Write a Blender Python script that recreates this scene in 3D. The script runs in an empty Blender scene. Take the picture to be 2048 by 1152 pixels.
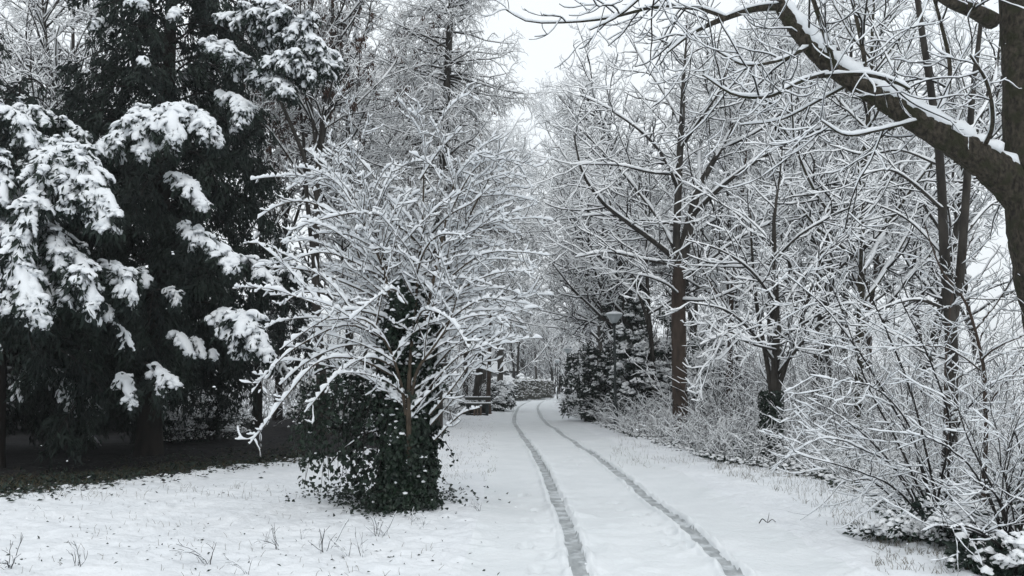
import bpy, math
import numpy as np
from math import radians as RAD

# ------------------------------------------------------------------ camera, sky, light
sc = bpy.context.scene
F_PX, HORIZON, CAM_H = 1607.0, 768.0, 1.65
PITCH = math.atan((HORIZON - 576) / F_PX)
cam = bpy.data.objects.new('camera', bpy.data.cameras.new('camera'))
sc.collection.objects.link(cam)
cam.location = (0, 0, CAM_H)
cam.rotation_euler = (math.pi / 2 + PITCH, 0, 0)
cam.data.sensor_width = 36
cam.data.lens = 36 * F_PX / 2048
cam.data.clip_start = 0.05
cam.data.clip_end = 3000
sc.camera = cam

SUN_EL, SUN_AZ = 55.0, 170.0         # behind the camera, a little to the right: overcast
w = bpy.data.worlds.new('World')
sc.world = w
w.use_nodes = True
nt = w.node_tree
nt.nodes.clear()
out = nt.nodes.new('ShaderNodeOutputWorld')
bg = nt.nodes.new('ShaderNodeBackground')
sky = nt.nodes.new('ShaderNodeTexSky')
sky.sky_type = 'NISHITA'
sky.sun_disc = False
sky.sun_elevation = RAD(SUN_EL)
sky.sun_rotation = RAD(SUN_AZ)
sky.air_density = 2.0
sky.dust_density = 6.0
hs = nt.nodes.new('ShaderNodeHueSaturation')
hs.inputs['Saturation'].default_value = 0.18
mixn = nt.nodes.new('ShaderNodeMix')
mixn.data_type = 'RGBA'
mixn.inputs[0].default_value = 0.85
mixn.inputs[7].default_value = (10.15, 10.75, 11.2, 1)      # the cloud deck over the clear sky
nt.links.new(sky.outputs[0], hs.inputs['Color'])
nt.links.new(hs.outputs[0], mixn.inputs[6])
nt.links.new(mixn.outputs[2], bg.inputs['Color'])
bg.inputs['Strength'].default_value = 0.11
nt.links.new(bg.outputs[0], out.inputs['Surface'])

sun = bpy.data.objects.new('sun', bpy.data.lights.new('sun', 'SUN'))
sc.collection.objects.link(sun)
sun.data.energy = 0.5
sun.data.angle = RAD(40)
sun.data.color = (1.0, 0.98, 0.95)
sun.rotation_euler = (RAD(90 - SUN_EL), 0, RAD(180 - SUN_AZ + 180) * 0 + RAD(10))

sc.view_settings.view_transform = 'Standard'
sc.view_settings.look = 'None'
sc.view_settings.exposure = 0.0
sc.view_settings.gamma = 1.0
sc.cycles.max_bounces = 8
sc.cycles.diffuse_bounces = 6
sc.cycles.glossy_bounces = 2
sc.cycles.use_denoising = True

# ------------------------------------------------------------------ helpers
CP, SP = math.cos(PITCH), math.sin(PITCH)


def at(px, py, Y):
    """World point that stands at distance Y and shows at photo pixel (px, py)."""
    x, y = (px - 1024) / F_PX, (576 - py) / F_PX
    d = np.array([x, CP - y * SP, SP + y * CP])
    return np.array([0, 0, CAM_H]) + d * (Y / d[1])


def gnd(px, py):
    x, y = (px - 1024) / F_PX, (576 - py) / F_PX
    d = np.array([x, CP - y * SP, SP + y * CP])
    t = -CAM_H / d[2]
    return np.array([d[0] * t, d[1] * t, 0.0])


def V(*a):
    return np.array(a, float)


def nrm(a):
    return a / np.maximum(np.linalg.norm(a, axis=-1, keepdims=True), 1e-9)


def h3(ix, iy, iz, seed):
    n = (ix * 374761393 + iy * 668265263 + iz * 2147483647 + seed * 974634777) & 0x7fffffff
    n = ((n ^ (n >> 13)) * 1274126177) & 0x7fffffff
    n = n ^ (n >> 16)
    return (n & 0xffff) / 65535.0


def vnoise(x, y, z=0.0, seed=1):
    """Value noise in 0..1 on arrays."""
    x, y = np.asarray(x, float), np.asarray(y, float)
    z = np.zeros_like(x) + z
    ix, iy, iz = np.floor(x).astype(np.int64), np.floor(y).astype(np.int64), np.floor(z).astype(np.int64)
    fx, fy, fz = x - ix, y - iy, z - iz
    fx, fy, fz = [f * f * (3 - 2 * f) for f in (fx, fy, fz)]
    r = 0
    for a in (0, 1):
        for b in (0, 1):
            for c in (0, 1):
                r = r + h3(ix + a, iy + b, iz + c, seed) * (fx if a else 1 - fx) * (fy if b else 1 - fy) * (fz if c else 1 - fz)
    return r


def sstep(a, b, x):
    t = np.clip((x - a) / (b - a), 0, 1)
    return t * t * (3 - 2 * t)


class MB:
    """Collects vertices and polygons; build() links them as ONE mesh object."""
    def __init__(s):
        s.v, s.q, s.t, s.n, s.mq, s.mt = [], [], [], 0, [], []

    def add(s, v, quads=None, tris=None, mat=0):
        v = np.asarray(v, np.float32).reshape(-1, 3)
        if quads is not None and len(quads):
            s.q.append(np.asarray(quads, np.int64) + s.n)
            s.mq.append(np.full(len(quads), mat, np.int32))
        if tris is not None and len(tris):
            s.t.append(np.asarray(tris, np.int64) + s.n)
            s.mt.append(np.full(len(tris), mat, np.int32))
        s.v.append(v)
        s.n += len(v)

    def arrays(s):
        v = np.concatenate(s.v) if s.v else np.zeros((0, 3), np.float32)
        q = np.concatenate(s.q) if s.q else np.zeros((0, 4), np.int64)
        t = np.concatenate(s.t) if s.t else np.zeros((0, 3), np.int64)
        return v, q, t

    def mesh(s, name, mats, origin=(0, 0, 0), smooth=True):
        v, q, t = s.arrays()
        v = v - np.asarray(origin, np.float32)
        me = bpy.data.meshes.new(name)
        me.vertices.add(len(v))
        me.vertices.foreach_set('co', v.astype(np.float32).ravel())
        nl = len(q) * 4 + len(t) * 3
        me.loops.add(nl)
        me.loops.foreach_set('vertex_index', np.concatenate([q.ravel(), t.ravel()]).astype(np.int32))
        me.polygons.add(len(q) + len(t))
        st = np.concatenate([np.arange(len(q)) * 4, len(q) * 4 + np.arange(len(t)) * 3]).astype(np.int32)
        me.polygons.foreach_set('loop_start', st)
        mi = np.concatenate(s.mq + s.mt) if (s.mq or s.mt) else np.zeros(0, np.int32)
        if not isinstance(mats, (list, tuple)):
            mats = [mats]
        for m in mats:
            me.materials.append(m)
        me.polygons.foreach_set('material_index', mi.astype(np.int32))
        me.polygons.foreach_set('use_smooth', np.full(len(q) + len(t), smooth, bool))
        me.update(calc_edges=True)
        return me

    def build(s, name, mats, parent=None, smooth=True, origin=None):
        if s.n == 0:
            return None
        if origin is None:
            origin = tuple(parent['_base']) if parent is not None and '_base' in parent else (0, 0, 0)
        me = s.mesh(name, mats, origin, smooth)
        o = bpy.data.objects.new(name, me)
        sc.collection.objects.link(o)
        if parent is not None:
            o.parent = parent
            if '_base' in parent:
                o['_base'] = tuple(parent['_base'])
        else:
            o.location = tuple(origin)
        return o


def thing(name, base, label, cat, group=None, kind=None):
    o = bpy.data.objects.new(name, None)
    o.empty_display_size = 0.2
    sc.collection.objects.link(o)
    o.location = tuple(float(c) for c in base)
    o['_base'] = [float(c) for c in base]
    tag(o, label, cat, group, kind)
    return o


def tag(o, label=None, cat=None, group=None, kind=None):
    for k, v in (('label', label), ('category', cat), ('group', group), ('kind', kind)):
        if v:
            o[k] = v


def copy_thing(src, loc, rotz, scale, label, group=None):
    r = src.copy()
    sc.collection.objects.link(r)
    r.location = tuple(float(c) for c in loc)
    r.rotation_euler = (0, 0, rotz)
    r.scale = (scale,) * 3 if np.isscalar(scale) else tuple(scale)
    r['label'] = label
    if group:
        r['group'] = group
    for ch in list(src.children):
        c = ch.copy()
        sc.collection.objects.link(c)
        c.parent = r
        for g in ch.children:
            d = g.copy()
            sc.collection.objects.link(d)
            d.parent = c
    return r


# ------------------------------------------------------------------ materials
def new_mat(name):
    m = bpy.data.materials.new(name)
    m.use_nodes = True
    n = m.node_tree.nodes
    p = n['Principled BSDF']
    return m, m.node_tree, p


def noise_mat(name, c1, c2, scale, rough=0.85, detail=4, bump=0.0, bscale=None, c3=None, s3=2.0, stretch=None):
    m, t, p = new_mat(name)
    tc = t.nodes.new('ShaderNodeTexCoord')
    src = tc.outputs['Object']
    if stretch:
        mp = t.nodes.new('ShaderNodeMapping')
        mp.inputs['Scale'].default_value = stretch
        t.links.new(src, mp.inputs[0])
        src = mp.outputs[0]
    nz = t.nodes.new('ShaderNodeTexNoise')
    nz.inputs['Scale'].default_value = scale
    nz.inputs['Detail'].default_value = detail
    t.links.new(src, nz.inputs['Vector'])
    rp = t.nodes.new('ShaderNodeValToRGB')
    rp.color_ramp.elements[0].position = 0.35
    rp.color_ramp.elements[1].position = 0.68
    rp.color_ramp.elements[0].color = (*c1, 1)
    rp.color_ramp.elements[1].color = (*c2, 1)
    t.links.new(nz.outputs[0], rp.inputs[0])
    col = rp.outputs[0]
    if c3:
        n3 = t.nodes.new('ShaderNodeTexNoise')
        n3.inputs['Scale'].default_value = s3
        n3.inputs['Detail'].default_value = 6
        t.links.new(tc.outputs['Object'], n3.inputs['Vector'])
        r3 = t.nodes.new('ShaderNodeMapRange')
        r3.inputs[1].default_value = 0.48
        r3.inputs[2].default_value = 0.62
        t.links.new(n3.outputs[0], r3.inputs[0])
        mx = t.nodes.new('ShaderNodeMix')
        mx.data_type = 'RGBA'
        mx.inputs[7].default_value = (*c3, 1)
        t.links.new(r3.outputs[0], mx.inputs[0])
        t.links.new(col, mx.inputs[6])
        col = mx.outputs[2]
    t.links.new(col, p.inputs['Base Color'])
    p.inputs['Roughness'].default_value = rough
    p.inputs['Specular IOR Level'].default_value = 0.25
    if bump:
        nb = t.nodes.new('ShaderNodeTexNoise')
        nb.inputs['Scale'].default_value = bscale or scale * 3
        nb.inputs['Detail'].default_value = 5
        t.links.new(src, nb.inputs['Vector'])
        b = t.nodes.new('ShaderNodeBump')
        b.inputs['Strength'].default_value = 1.0
        b.inputs['Distance'].default_value = bump
        t.links.new(nb.outputs[0], b.inputs['Height'])
        t.links.new(b.outputs[0], p.inputs['Normal'])
    return m


SNOW_C = (0.80, 0.83, 0.86)
M = {}
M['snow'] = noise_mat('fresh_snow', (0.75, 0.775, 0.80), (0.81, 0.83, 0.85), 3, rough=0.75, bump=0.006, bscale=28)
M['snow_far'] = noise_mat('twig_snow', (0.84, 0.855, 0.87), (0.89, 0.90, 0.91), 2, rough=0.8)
M['snow_ground'] = noise_mat('ground_snow', (0.71, 0.735, 0.765), (0.78, 0.80, 0.825), 1.2, rough=0.75, bump=0.030, bscale=11)
M['snow_path'] = noise_mat('path_snow', (0.69, 0.72, 0.74), (0.75, 0.775, 0.795), 1.5, rough=0.75, bump=0.014, bscale=16)
M['track'] = noise_mat('pressed_slush', (0.33, 0.35, 0.36), (0.50, 0.52, 0.53), 9, rough=0.55, bump=0.012, bscale=30)
M['track'] = noise_mat('pressed_slush', (0.28, 0.30, 0.31), (0.45, 0.47, 0.48), 9, rough=0.6, bump=0.015, bscale=26, c3=(0.56, 0.59, 0.61), s3=5.0, stretch=(1, .35, 1))
M['bark'] = noise_mat('grey_bark', (0.018, 0.016, 0.014), (0.055, 0.049, 0.042), 6, rough=0.9, bump=0.01, bscale=20, stretch=(1, 1, .35))
M['twig'] = noise_mat('dark_twig', (0.009, 0.008, 0.0075), (0.028, 0.025, 0.022), 4, rough=0.9)
M['mossbark'] = noise_mat('mossy_bark', (0.018, 0.016, 0.012), (0.078, 0.066, 0.050), 26, rough=0.92, detail=9, bump=0.06, bscale=26,
                          c3=(0.030, 0.031, 0.017), s3=7.0, stretch=(1, 1, .55))
M['redbark'] = noise_mat('red_brown_bark', (0.030, 0.022, 0.017), (0.075, 0.054, 0.043), 5, rough=0.9, bump=0.008, bscale=24, stretch=(1, 1, .4))
M['shadebark'] = noise_mat('shade_darkened_bark', (0.008, 0.007, 0.006), (0.022, 0.018, 0.015), 6, rough=0.95, bump=0.012, bscale=20, stretch=(1, 1, .35))  # bark colour darkened to stand in for shade on the conifer trunks
M['tanbark'] = noise_mat('tan_shoot_bark', (0.032, 0.025, 0.018), (0.082, 0.063, 0.045), 8, rough=0.85)
M['conifer'] = noise_mat('dark_conifer_needles', (0.005, 0.011, 0.010), (0.017, 0.029, 0.021), 1.3, rough=0.6)
M['ivy'] = noise_mat('ivy_leaves', (0.006, 0.014, 0.010), (0.020, 0.036, 0.022), 14, rough=0.4)
M['holly'] = noise_mat('evergreen_leaves', (0.009, 0.018, 0.015), (0.030, 0.048, 0.034), 9, rough=0.45)
M['hedge'] = noise_mat('hedge_leaves', (0.08, 0.085, 0.07), (0.17, 0.17, 0.145), 3, rough=0.7)
M['seed'] = noise_mat('dry_brown_seeds', (0.035, 0.018, 0.012), (0.085, 0.045, 0.032), 5, rough=0.9)
M['grass'] = noise_mat('dead_grass', (0.05, 0.045, 0.025), (0.15, 0.125, 0.075), 5, rough=0.9)
M['litter'] = noise_mat('needle_litter', (0.007, 0.0075, 0.009), (0.024, 0.022, 0.023), 8, rough=0.95, bump=0.02, bscale=30)
M['lamp_metal'] = noise_mat('dark_green_paint', (0.012, 0.018, 0.018), (0.025, 0.034, 0.034), 8, rough=0.45)
M['lamp_bowl'] = noise_mat('grey_frosted_shade', (0.34, 0.37, 0.38), (0.44, 0.47, 0.48), 5, rough=0.4)
M['wood_dark'] = noise_mat('dark_wet_wood', (0.025, 0.028, 0.024), (0.06, 0.062, 0.052), 7, rough=0.8, stretch=(.3, 1, 1))
M['wood_brown'] = noise_mat('brown_post_wood', (0.09, 0.065, 0.05), (0.17, 0.13, 0.10), 7, rough=0.85, stretch=(1, 1, .3))
M['wall'] = noise_mat('grey_render', (0.16, 0.17, 0.18), (0.22, 0.23, 0.235), 3, rough=0.9)
M['glass'] = noise_mat('dark_window_glass', (0.02, 0.025, 0.03), (0.04, 0.045, 0.05), 2, rough=0.15)
M['white_paint'] = noise_mat('white_paint', (0.65, 0.66, 0.66), (0.75, 0.76, 0.76), 2, rough=0.6)


# ------------------------------------------------------------------ branch growing (vectorised)
def walk(rng, p, d, L, r0, r1, K, wig=0.15, up=0.0, curl=0.0, tp=1.0):
    """Grow N branches at once: start p, direction d, length L, radius r0 -> r1, K segments."""
    N = len(p)
    P = np.empty((N, K + 1, 3))
    R = np.empty((N, K + 1))
    P[:, 0] = p
    R[:, 0] = r0
    d = nrm(np.array(d, float))
    p = np.array(p, float)
    st = (np.asarray(L) / K)[:, None] * np.ones((N, 1))
    for k in range(K):
        f = (k + .5) / K
        d = d + rng.normal(0, wig, (N, 3))
        d[:, 2] += up + curl * (f - 0.35) * 2
        d = nrm(d)
        p = p + d * st
        P[:, k + 1] = p
        R[:, k + 1] = r0 + (r1 - r0) * ((k + 1) / K) ** tp
    return P, R


def resample(pts, rads, K):
    """Smooth (Catmull-Rom) a hand-set limb through its points; returns (1,K+1,3),(1,K+1)."""
    pts = np.asarray(pts, float)
    n = len(pts)
    q = np.vstack([2 * pts[0] - pts[1], pts, 2 * pts[-1] - pts[-2]])
    t = np.linspace(0, n - 1 - 1e-6, K + 1)
    i = t.astype(int)
    f = (t - i)[:, None]
    a, b, c, e = q[i], q[i + 1], q[i + 2], q[i + 3]
    P = .5 * (2 * b + (c - a) * f + (2 * a - 5 * b + 4 * c - e) * f ** 2 + (3 * b - a - 3 * c + e) * f ** 3)
    R = np.interp(t, np.arange(n), rads)
    return P[None], R[None]


def plen(P):
    return np.linalg.norm(np.diff(P, axis=1), axis=2).sum(1)


def spawn(rng, P, R, per_m=None, count=None, t0=.15, t1=1.0, ang=(40, 60), flat=0.0, tbias=1.0, upb=0.0):
    """Start points and directions of side branches on branches P."""
    N, K1 = R.shape
    Ls = plen(P)
    if count is None:
        cf = Ls * (t1 - t0) * per_m
        cnt = np.floor(cf + rng.random(N)).astype(int)
    else:
        cnt = np.full(N, count)
    idx = np.repeat(np.arange(N), cnt)
    n = len(idx)
    t = t0 + (t1 - t0) * rng.random(n) ** tbias
    x = t * (K1 - 1)
    i = np.minimum(x.astype(int), K1 - 2)
    f = (x - i)[:, None]
    p = P[idx, i] * (1 - f) + P[idx, i + 1] * f
    pd = nrm(P[idx, i + 1] - P[idx, i])
    r = R[idx, i] * (1 - f[:, 0]) + R[idx, i + 1] * f[:, 0]
    ref = np.where(np.abs(pd[:, 2:3]) > .9, V(1, 0, 0), V(0, 0, 1))
    u = nrm(np.cross(pd, ref))            # horizontal side
    v = np.cross(u, pd)                   # up side
    phi = rng.random(n) * 2 * np.pi
    cu, cv = np.cos(phi), np.sin(phi) * (1 - flat)
    a = np.radians(ang[0] + (ang[1] - ang[0]) * rng.random(n))[:, None]
    side = nrm(u * cu[:, None] + v * cv[:, None] + 1e-6)
    d = pd * np.cos(a) + side * np.sin(a)
    d[:, 2] += upb
    return p, nrm(d), Ls[idx], r, t, idx


OPEN_VIEWS = [(1192, 598, 1266, 690, 29.5), (1118, 684, 1152, 716, 59), (1100, 710, 1128, 738, 88), (928, 786, 986, 832, 41.5), (1006, 722, 1040, 748, 105)]


def hides(P):
    """Branches that would cross in front of the lamp heads, the bench or the house: left ungrown."""
    t = np.maximum(P[..., 1] * CP + (P[..., 2] - CAM_H) * SP, .1)
    px = 1024 + F_PX * P[..., 0] / t
    py = 576 - F_PX * (-P[..., 1] * SP + (P[..., 2] - CAM_H) * CP) / t
    bad = np.zeros(P.shape[:-1], bool)
    for a, b, c, d, Y in OPEN_VIEWS:
        bad |= (px > a) & (px < c) & (py > b) & (py < d) & (P[..., 1] < Y) & (P[..., 1] > 13)
    return bad.any(-1)


def tube(mb, P, R, S=5, mat=0):
    N, K1, _ = P.shape
    if N == 0:
        return
    T = np.empty_like(P)
    T[:, 1:-1] = P[:, 2:] - P[:, :-2]
    T[:, 0] = P[:, 1] - P[:, 0]
    T[:, -1] = P[:, -1] - P[:, -2]
    T = nrm(T)
    ref = np.where(np.abs(T[:, :1, 2:3]) > .8, V(1, 0, 0), V(0, 0, 1)) * np.ones((1, K1, 1))
    u = nrm(np.cross(T, ref))
    v = np.cross(T, u)
    a = np.arange(S) * 2 * np.pi / S
    ring = (u[:, :, None] * np.cos(a)[None, None, :, None] + v[:, :, None] * np.sin(a)[None, None, :, None])
    X = P[:, :, None] + ring * R[:, :, None, None]
    base = (np.arange(N) * K1 * S)[:, None, None]
    k = (np.arange(K1 - 1) * S)[None, :, None]
    j = np.arange(S)[None, None, :]
    j2 = (j + 1) % S
    q = np.stack([base + k + j, base + k + j2, base + k + S + j2, base + k + S + j], -1).reshape(-1, 4)
    mb.add(X, q, mat=mat)


def snow(mb, rng, P, R, h, wd=0.4, lo=.12, hi=.55, gap=.15, lump=.55, S=5, mat=0, rise=.35):
    """A ridge of snow lying on top of branches: thick where they lie flat, nothing where they stand upright."""
    N, K1, _ = P.shape
    if N == 0:
        return
    T = np.empty_like(P)
    T[:, 1:-1] = P[:, 2:] - P[:, :-2]
    T[:, 0] = P[:, 1] - P[:, 0]
    T[:, -1] = P[:, -1] - P[:, -2]
    T = nrm(T)
    nv = V(0, 0, 1) - T * T[:, :, 2:3]
    hz = np.linalg.norm(nv, axis=2)
    nv = nv / np.maximum(hz, 1e-6)[:, :, None]
    b = nrm(np.cross(T, nv))
    amt = sstep(lo, hi, hz) * (1 - lump + lump * rng.random((N, K1)) * 1.3)
    amt *= np.where(rng.random((N, K1)) < gap, .25, 1.0)
    amt[:, -1] *= .55
    hh = np.asarray(h)
    if hh.ndim == 1:
        hh = hh[:, None]
    H = amt * hh
    W = amt * (R * .95 + hh * wd)
    if S == 5:
        sx, sy = np.array([-1, -.72, 0, .72, 1.0]), np.array([0, .68, 1.0, .68, 0])
    else:
        sx, sy = np.array([-1, -.5, .5, 1.0]), np.array([0, .95, .95, 0])
    X = (P[:, :, None] + nv[:, :, None] * (R * rise)[:, :, None, None]
         + b[:, :, None] * (W[:, :, None] * sx)[..., None] + nv[:, :, None] * (H[:, :, None] * sy)[..., None])
    base = (np.arange(N) * K1 * S)[:, None, None]
    k = (np.arange(K1 - 1) * S)[None, :, None]
    j = np.arange(S)[None, None, :]
    j2 = (j + 1) % S
    q = np.stack([base + k + j, base + k + S + j, base + k + S + j2, base + k + j2], -1)
    ok = np.maximum(amt[:, :-1], amt[:, 1:]) > .06
    mb.add(X, q[ok].reshape(-1, 4), mat=mat)


def cards(mb, c, d, n, L, W, mat=0, fold=.25):
    """Kite-shaped leaves: base c, long axis d, rough normal n."""
    N = len(c)
    if N == 0:
        return
    d = nrm(d)
    s = nrm(np.cross(d, n))
    m = np.cross(s, d)
    L = (np.asarray(L) * np.ones(N))[:, None]
    W = (np.asarray(W) * np.ones(N))[:, None]
    X = np.stack([c, c + d * L * .42 + s * W * .5 + m * W * fold, c + d * L, c + d * L * .42 - s * W * .5 + m * W * fold], 1)
    q = np.arange(N * 4).reshape(N, 4)
    mb.add(X, q, mat=mat)


def rnd_dirs(rng, n):
    return nrm(rng.normal(0, 1, (n, 3)))


_OV = np.array([[0, 0, 1], [1, 0, .35], [.31, .95, .35], [-.81, .59, .35], [-.81, -.59, .35], [.31, -.95, .35],
                [.9, .3, -.25], [0, .95, -.25], [-.9, .3, -.25], [-.55, -.75, -.25], [.55, -.75, -.25]], float)
_OT = np.array([[0, 1, 2], [0, 2, 3], [0, 3, 4], [0, 4, 5], [0, 5, 1], [1, 6, 2], [2, 6, 7], [2, 7, 3], [3, 7, 8], [3, 8, 4],
                [4, 8, 9], [4, 9, 5], [5, 9, 10], [5, 10, 1], [1, 10, 6]])


def blobs(mb, rng, c, s, flat=.6, mat=0):
    """Small lumps of snow."""
    N = len(c)
    if N == 0:
        return
    s = np.asarray(s) * np.ones(N)
    a = rng.random(N) * 6.28
    ca, sa = np.cos(a), np.sin(a)
    o = _OV[None] * (.75 + .5 * rng.random((N, len(_OV), 1)))
    x = o[..., 0] * ca[:, None] - o[..., 1] * sa[:, None]
    y = o[..., 0] * sa[:, None] + o[..., 1] * ca[:, None]
    X = c[:, None] + np.stack([x, y, o[..., 2] * flat], -1) * s[:, None, None]
    t = (_OT[None] + (np.arange(N) * len(_OV))[:, None, None]).reshape(-1, 3)
    mb.add(X, tris=t, mat=mat)


def box(mb, c, s, mat=0, rz=0.0):
    x, y, z = s[0] / 2, s[1] / 2, s[2] / 2
    v = np.array([[-x, -y, -z], [x, -y, -z], [x, y, -z], [-x, y, -z], [-x, -y, z], [x, -y, z], [x, y, z], [-x, y, z]])
    ca, sa = math.cos(rz), math.sin(rz)
    v = np.stack([v[:, 0] * ca - v[:, 1] * sa, v[:, 0] * sa + v[:, 1] * ca, v[:, 2]], 1) + np.asarray(c)
    mb.add(v, [[0, 3, 2, 1], [4, 5, 6, 7], [0, 1, 5, 4], [1, 2, 6, 5], [2, 3, 7, 6], [3, 0, 4, 7]], mat=mat)


def lathe(mb, prof, c=(0, 0, 0), S=24, mat=0, wob=0.0, rng=None):
    prof = np.asarray(prof, float)
    a = np.arange(S) * 2 * np.pi / S
    K = len(prof)
    rr = prof[:, 0][:, None] * np.ones((1, S))
    if wob:
        rr = rr * (1 + rng.normal(0, wob, (K, S)))
    X = np.stack([rr * np.cos(a), rr * np.sin(a), prof[:, 1][:, None] * np.ones((1, S))], -1) + np.asarray(c)
    k = (np.arange(K - 1) * S)[:, None]
    j = np.arange(S)[None]
    j2 = (j + 1) % S
    q = np.stack([k + j, k + j2, k + S + j2, k + S + j], -1).reshape(-1, 4)
    mb.add(X, q, mat=mat)


# ------------------------------------------------------------------ ground, path, wheel tracks
def track_mid(py, pl, pr):
    return gnd((pl + pr) / 2, py)


_rows = [(1145, 1161, 1470), (1093, 1150.4, 1416), (1055, 1139.5, 1373), (1019, 1126, 1328), (986, 1108, 1288), (945, 1093, 1235),
         (907, 1070.8, 1183.5), (886, 1057.5, 1152), (864, 1043, 1118), (843, 1028, 1090), (828, 1031.7, 1077), (815, 1037, 1074),
         (807, 1050, 1076)]
_c = np.array([track_mid(*r) for r in _rows])
PY = np.concatenate([[-80, 0, 4.5], _c[:, 1], [78, 90, 100, 112, 130]])
PX = np.concatenate([[1.3, 1.3, 1.28], _c[:, 0], [2.3, 3.6, 5.4, 8.5, 11]])


def path_x(y):
    return np.interp(y, PY, PX)


def smooth_path():
    ys = np.linspace(-80, 130, 2101)
    xs = path_x(ys)
    k = np.hanning(41)
    k /= k.sum()
    xp = np.pad(xs, 20, mode='edge')
    return ys, np.convolve(xp, k, 'valid')


_SY, _SX = smooth_path()


def path_x(y):                                                     # noqa: F811 (smoothed)
    return np.interp(y, _SY, _SX)


HALF_GAUGE, TRACK_W, PATH_HALF = 0.685, 0.165, 1.75


def litter_mask(x, y):
    """The bare, snow-free ground under the conifers, with an uneven edge."""
    n = (vnoise(x * 1.1, y * 1.1, 0, 5) - .5) * 1.7 + (vnoise(x * 3.7, y * 3.7, 0, 6) - .5) * .9 + (vnoise(x * 11, y * 11, 0, 7) - .5) * .8
    front = np.interp(x, [-30, -9, -7.0, -6.2, -5.2, -3.6, -2.5], [11.2, 12.0, 13.2, 14.6, 16.6, 20.0, 24.0]) + n
    back = np.interp(x, [-30, -8, -4.5, -3.0], [44, 40, 26.5, 24.0]) + n
    return sstep(-2.0, 1.8, y - front) * sstep(-.8, .8, back - y) * sstep(-1.2, 1.2, -2.9 - x + n * .3)


def ground_z(x, y, s, rough):
    fade = 1 / (1 + (np.maximum(y, 4) / 45) ** 2)
    z = (vnoise(x * .5, y * .5, 0, 11) - .5) * .10
    z += ((vnoise(x * 2.3, y * 2.3, 0, 12) - .5) * .05 + np.abs(vnoise(x * 4.2 + 2 * vnoise(x * 2.3, y * 2.3, 0, 15), y * 9.5 + 3 * vnoise(x * 2.6, y * 2.6, 0, 16), 0, 13) - .5) * .105
          + (vnoise(x * 11, y * 13, 0, 14) - .5) * .022) * fade * rough
    return z


rng = np.random.default_rng(7)
ys = [4.2]
while ys[-1] < 400:
    y = ys[-1]
    ys.append(y + (max(.04, y * .0058) if y < 32 else y * .018 if y < 130 else y * .08))
ys = np.array([-80, -40, -20, -10, -4, 0, 2, 3.2] + ys)
fine = np.concatenate([c + np.arange(-.19, .191, .0135) for c in (-HALF_GAUGE, HALF_GAUGE)])
cols = np.arange(-11, 11.01, .055)
cols = cols[(np.abs(np.abs(cols) - HALF_GAUGE) > .2)]
far = 11.2 * 1.06 ** np.arange(60)
far = far[far < 380]
ss = np.unique(np.round(np.concatenate([cols, fine, far, -far, [380, -380]]), 4))
SS, YY = np.meshgrid(ss, ys)
XX = path_x(YY) + SS
on_path = 1 - sstep(PATH_HALF - .25, PATH_HALF + .15, np.abs(SS) + (vnoise(XX * .9, YY * .9, 0, 31) - .5) * .5)
ZZ = ground_z(XX, YY, SS, 1 - .72 * on_path)
ZZ -= on_path * .03
# churned snow along and between the wheel tracks near the camera
churn = np.exp(-((np.abs(SS) - HALF_GAUGE) / .35) ** 2) * .6 + np.exp(-((SS + .35) / .5) ** 2) * .5
ZZ += on_path * churn * (np.maximum(vnoise(XX * 6, YY * 5, 0, 41) - .42, 0) * .20 + (vnoise(XX * 14, YY * 12, 0, 42) - .5) * .035) / (1 + (YY / 14) ** 2)
# tracks
edge = (vnoise(YY * 3.0, SS * 0 + np.sign(SS) * 9, 0, 21) - .5) * .025 + (vnoise(YY * 12.0, SS * 0 + np.sign(SS) * 5, 0, 22) - .5) * .012
dd = np.abs(np.abs(SS) - HALF_GAUGE) + edge
thin = np.interp(YY, [4, 25, 60, 110], [1, 1, 1.15, 1.6])
tmask = (1 - sstep(TRACK_W / 2 * .88, TRACK_W / 2 * 1.06, dd)) * (YY < 120)
tread = .006 * np.sin(YY * 2 * np.pi / .09 + SS * 40) / (1 + (YY / 12) ** 2)
lipm = np.exp(-((dd - TRACK_W / 2 - .05) / .035) ** 2) * .032 * (.4 + 1.2 * vnoise(YY * 5, SS * 7, 0, 23)) * (YY < 120)
ZZ = ZZ * (1 - tmask * .8) - tmask * (.034 + tread) + lipm
# footprints
foot = [(1045, 985), (1075, 1015), (1050, 1040), (1090, 1060), (1052, 1085), (1095, 1105), (1075, 1130), (1305, 1050), (1340, 1066), (1375, 1091),
        (1340, 1085), (1245, 1015), (1280, 1030), (1148, 902), (1140, 914), (1165, 920), (1134, 920), (1155, 928), (1230, 1000), (1262, 975),
        (360, 1010), (300, 1005), (372, 988), (345, 1005)]
for i, (px, py) in enumerate(foot):
    g = gnd(px, py)
    a = rng.normal(0, .25)
    dx, dy = XX - g[0], YY - g[1]
    u_, v_ = dx * math.cos(a) + dy * math.sin(a), -dx * math.sin(a) + dy * math.cos(a)
    e = (u_ / .075) ** 2 + (v_ / .15) ** 2
    ZZ += (-.065 * (1 - sstep(.6, 1.3, e)) + .022 * np.exp(-((e - 1.7) / .7) ** 2))
lit = litter_mask(XX, YY)
ZZ -= lit * .03


def ground_h(x, y):
    """Height of the snow surface at world points (bilinear in the grid)."""
    x, y = np.atleast_1d(np.asarray(x, float)), np.atleast_1d(np.asarray(y, float))
    s = x - path_x(y)
    i = np.clip(np.searchsorted(ys, y) - 1, 0, len(ys) - 2)
    j = np.clip(np.searchsorted(ss, s) - 1, 0, len(ss) - 2)
    return ZZ[i, j]


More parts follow.
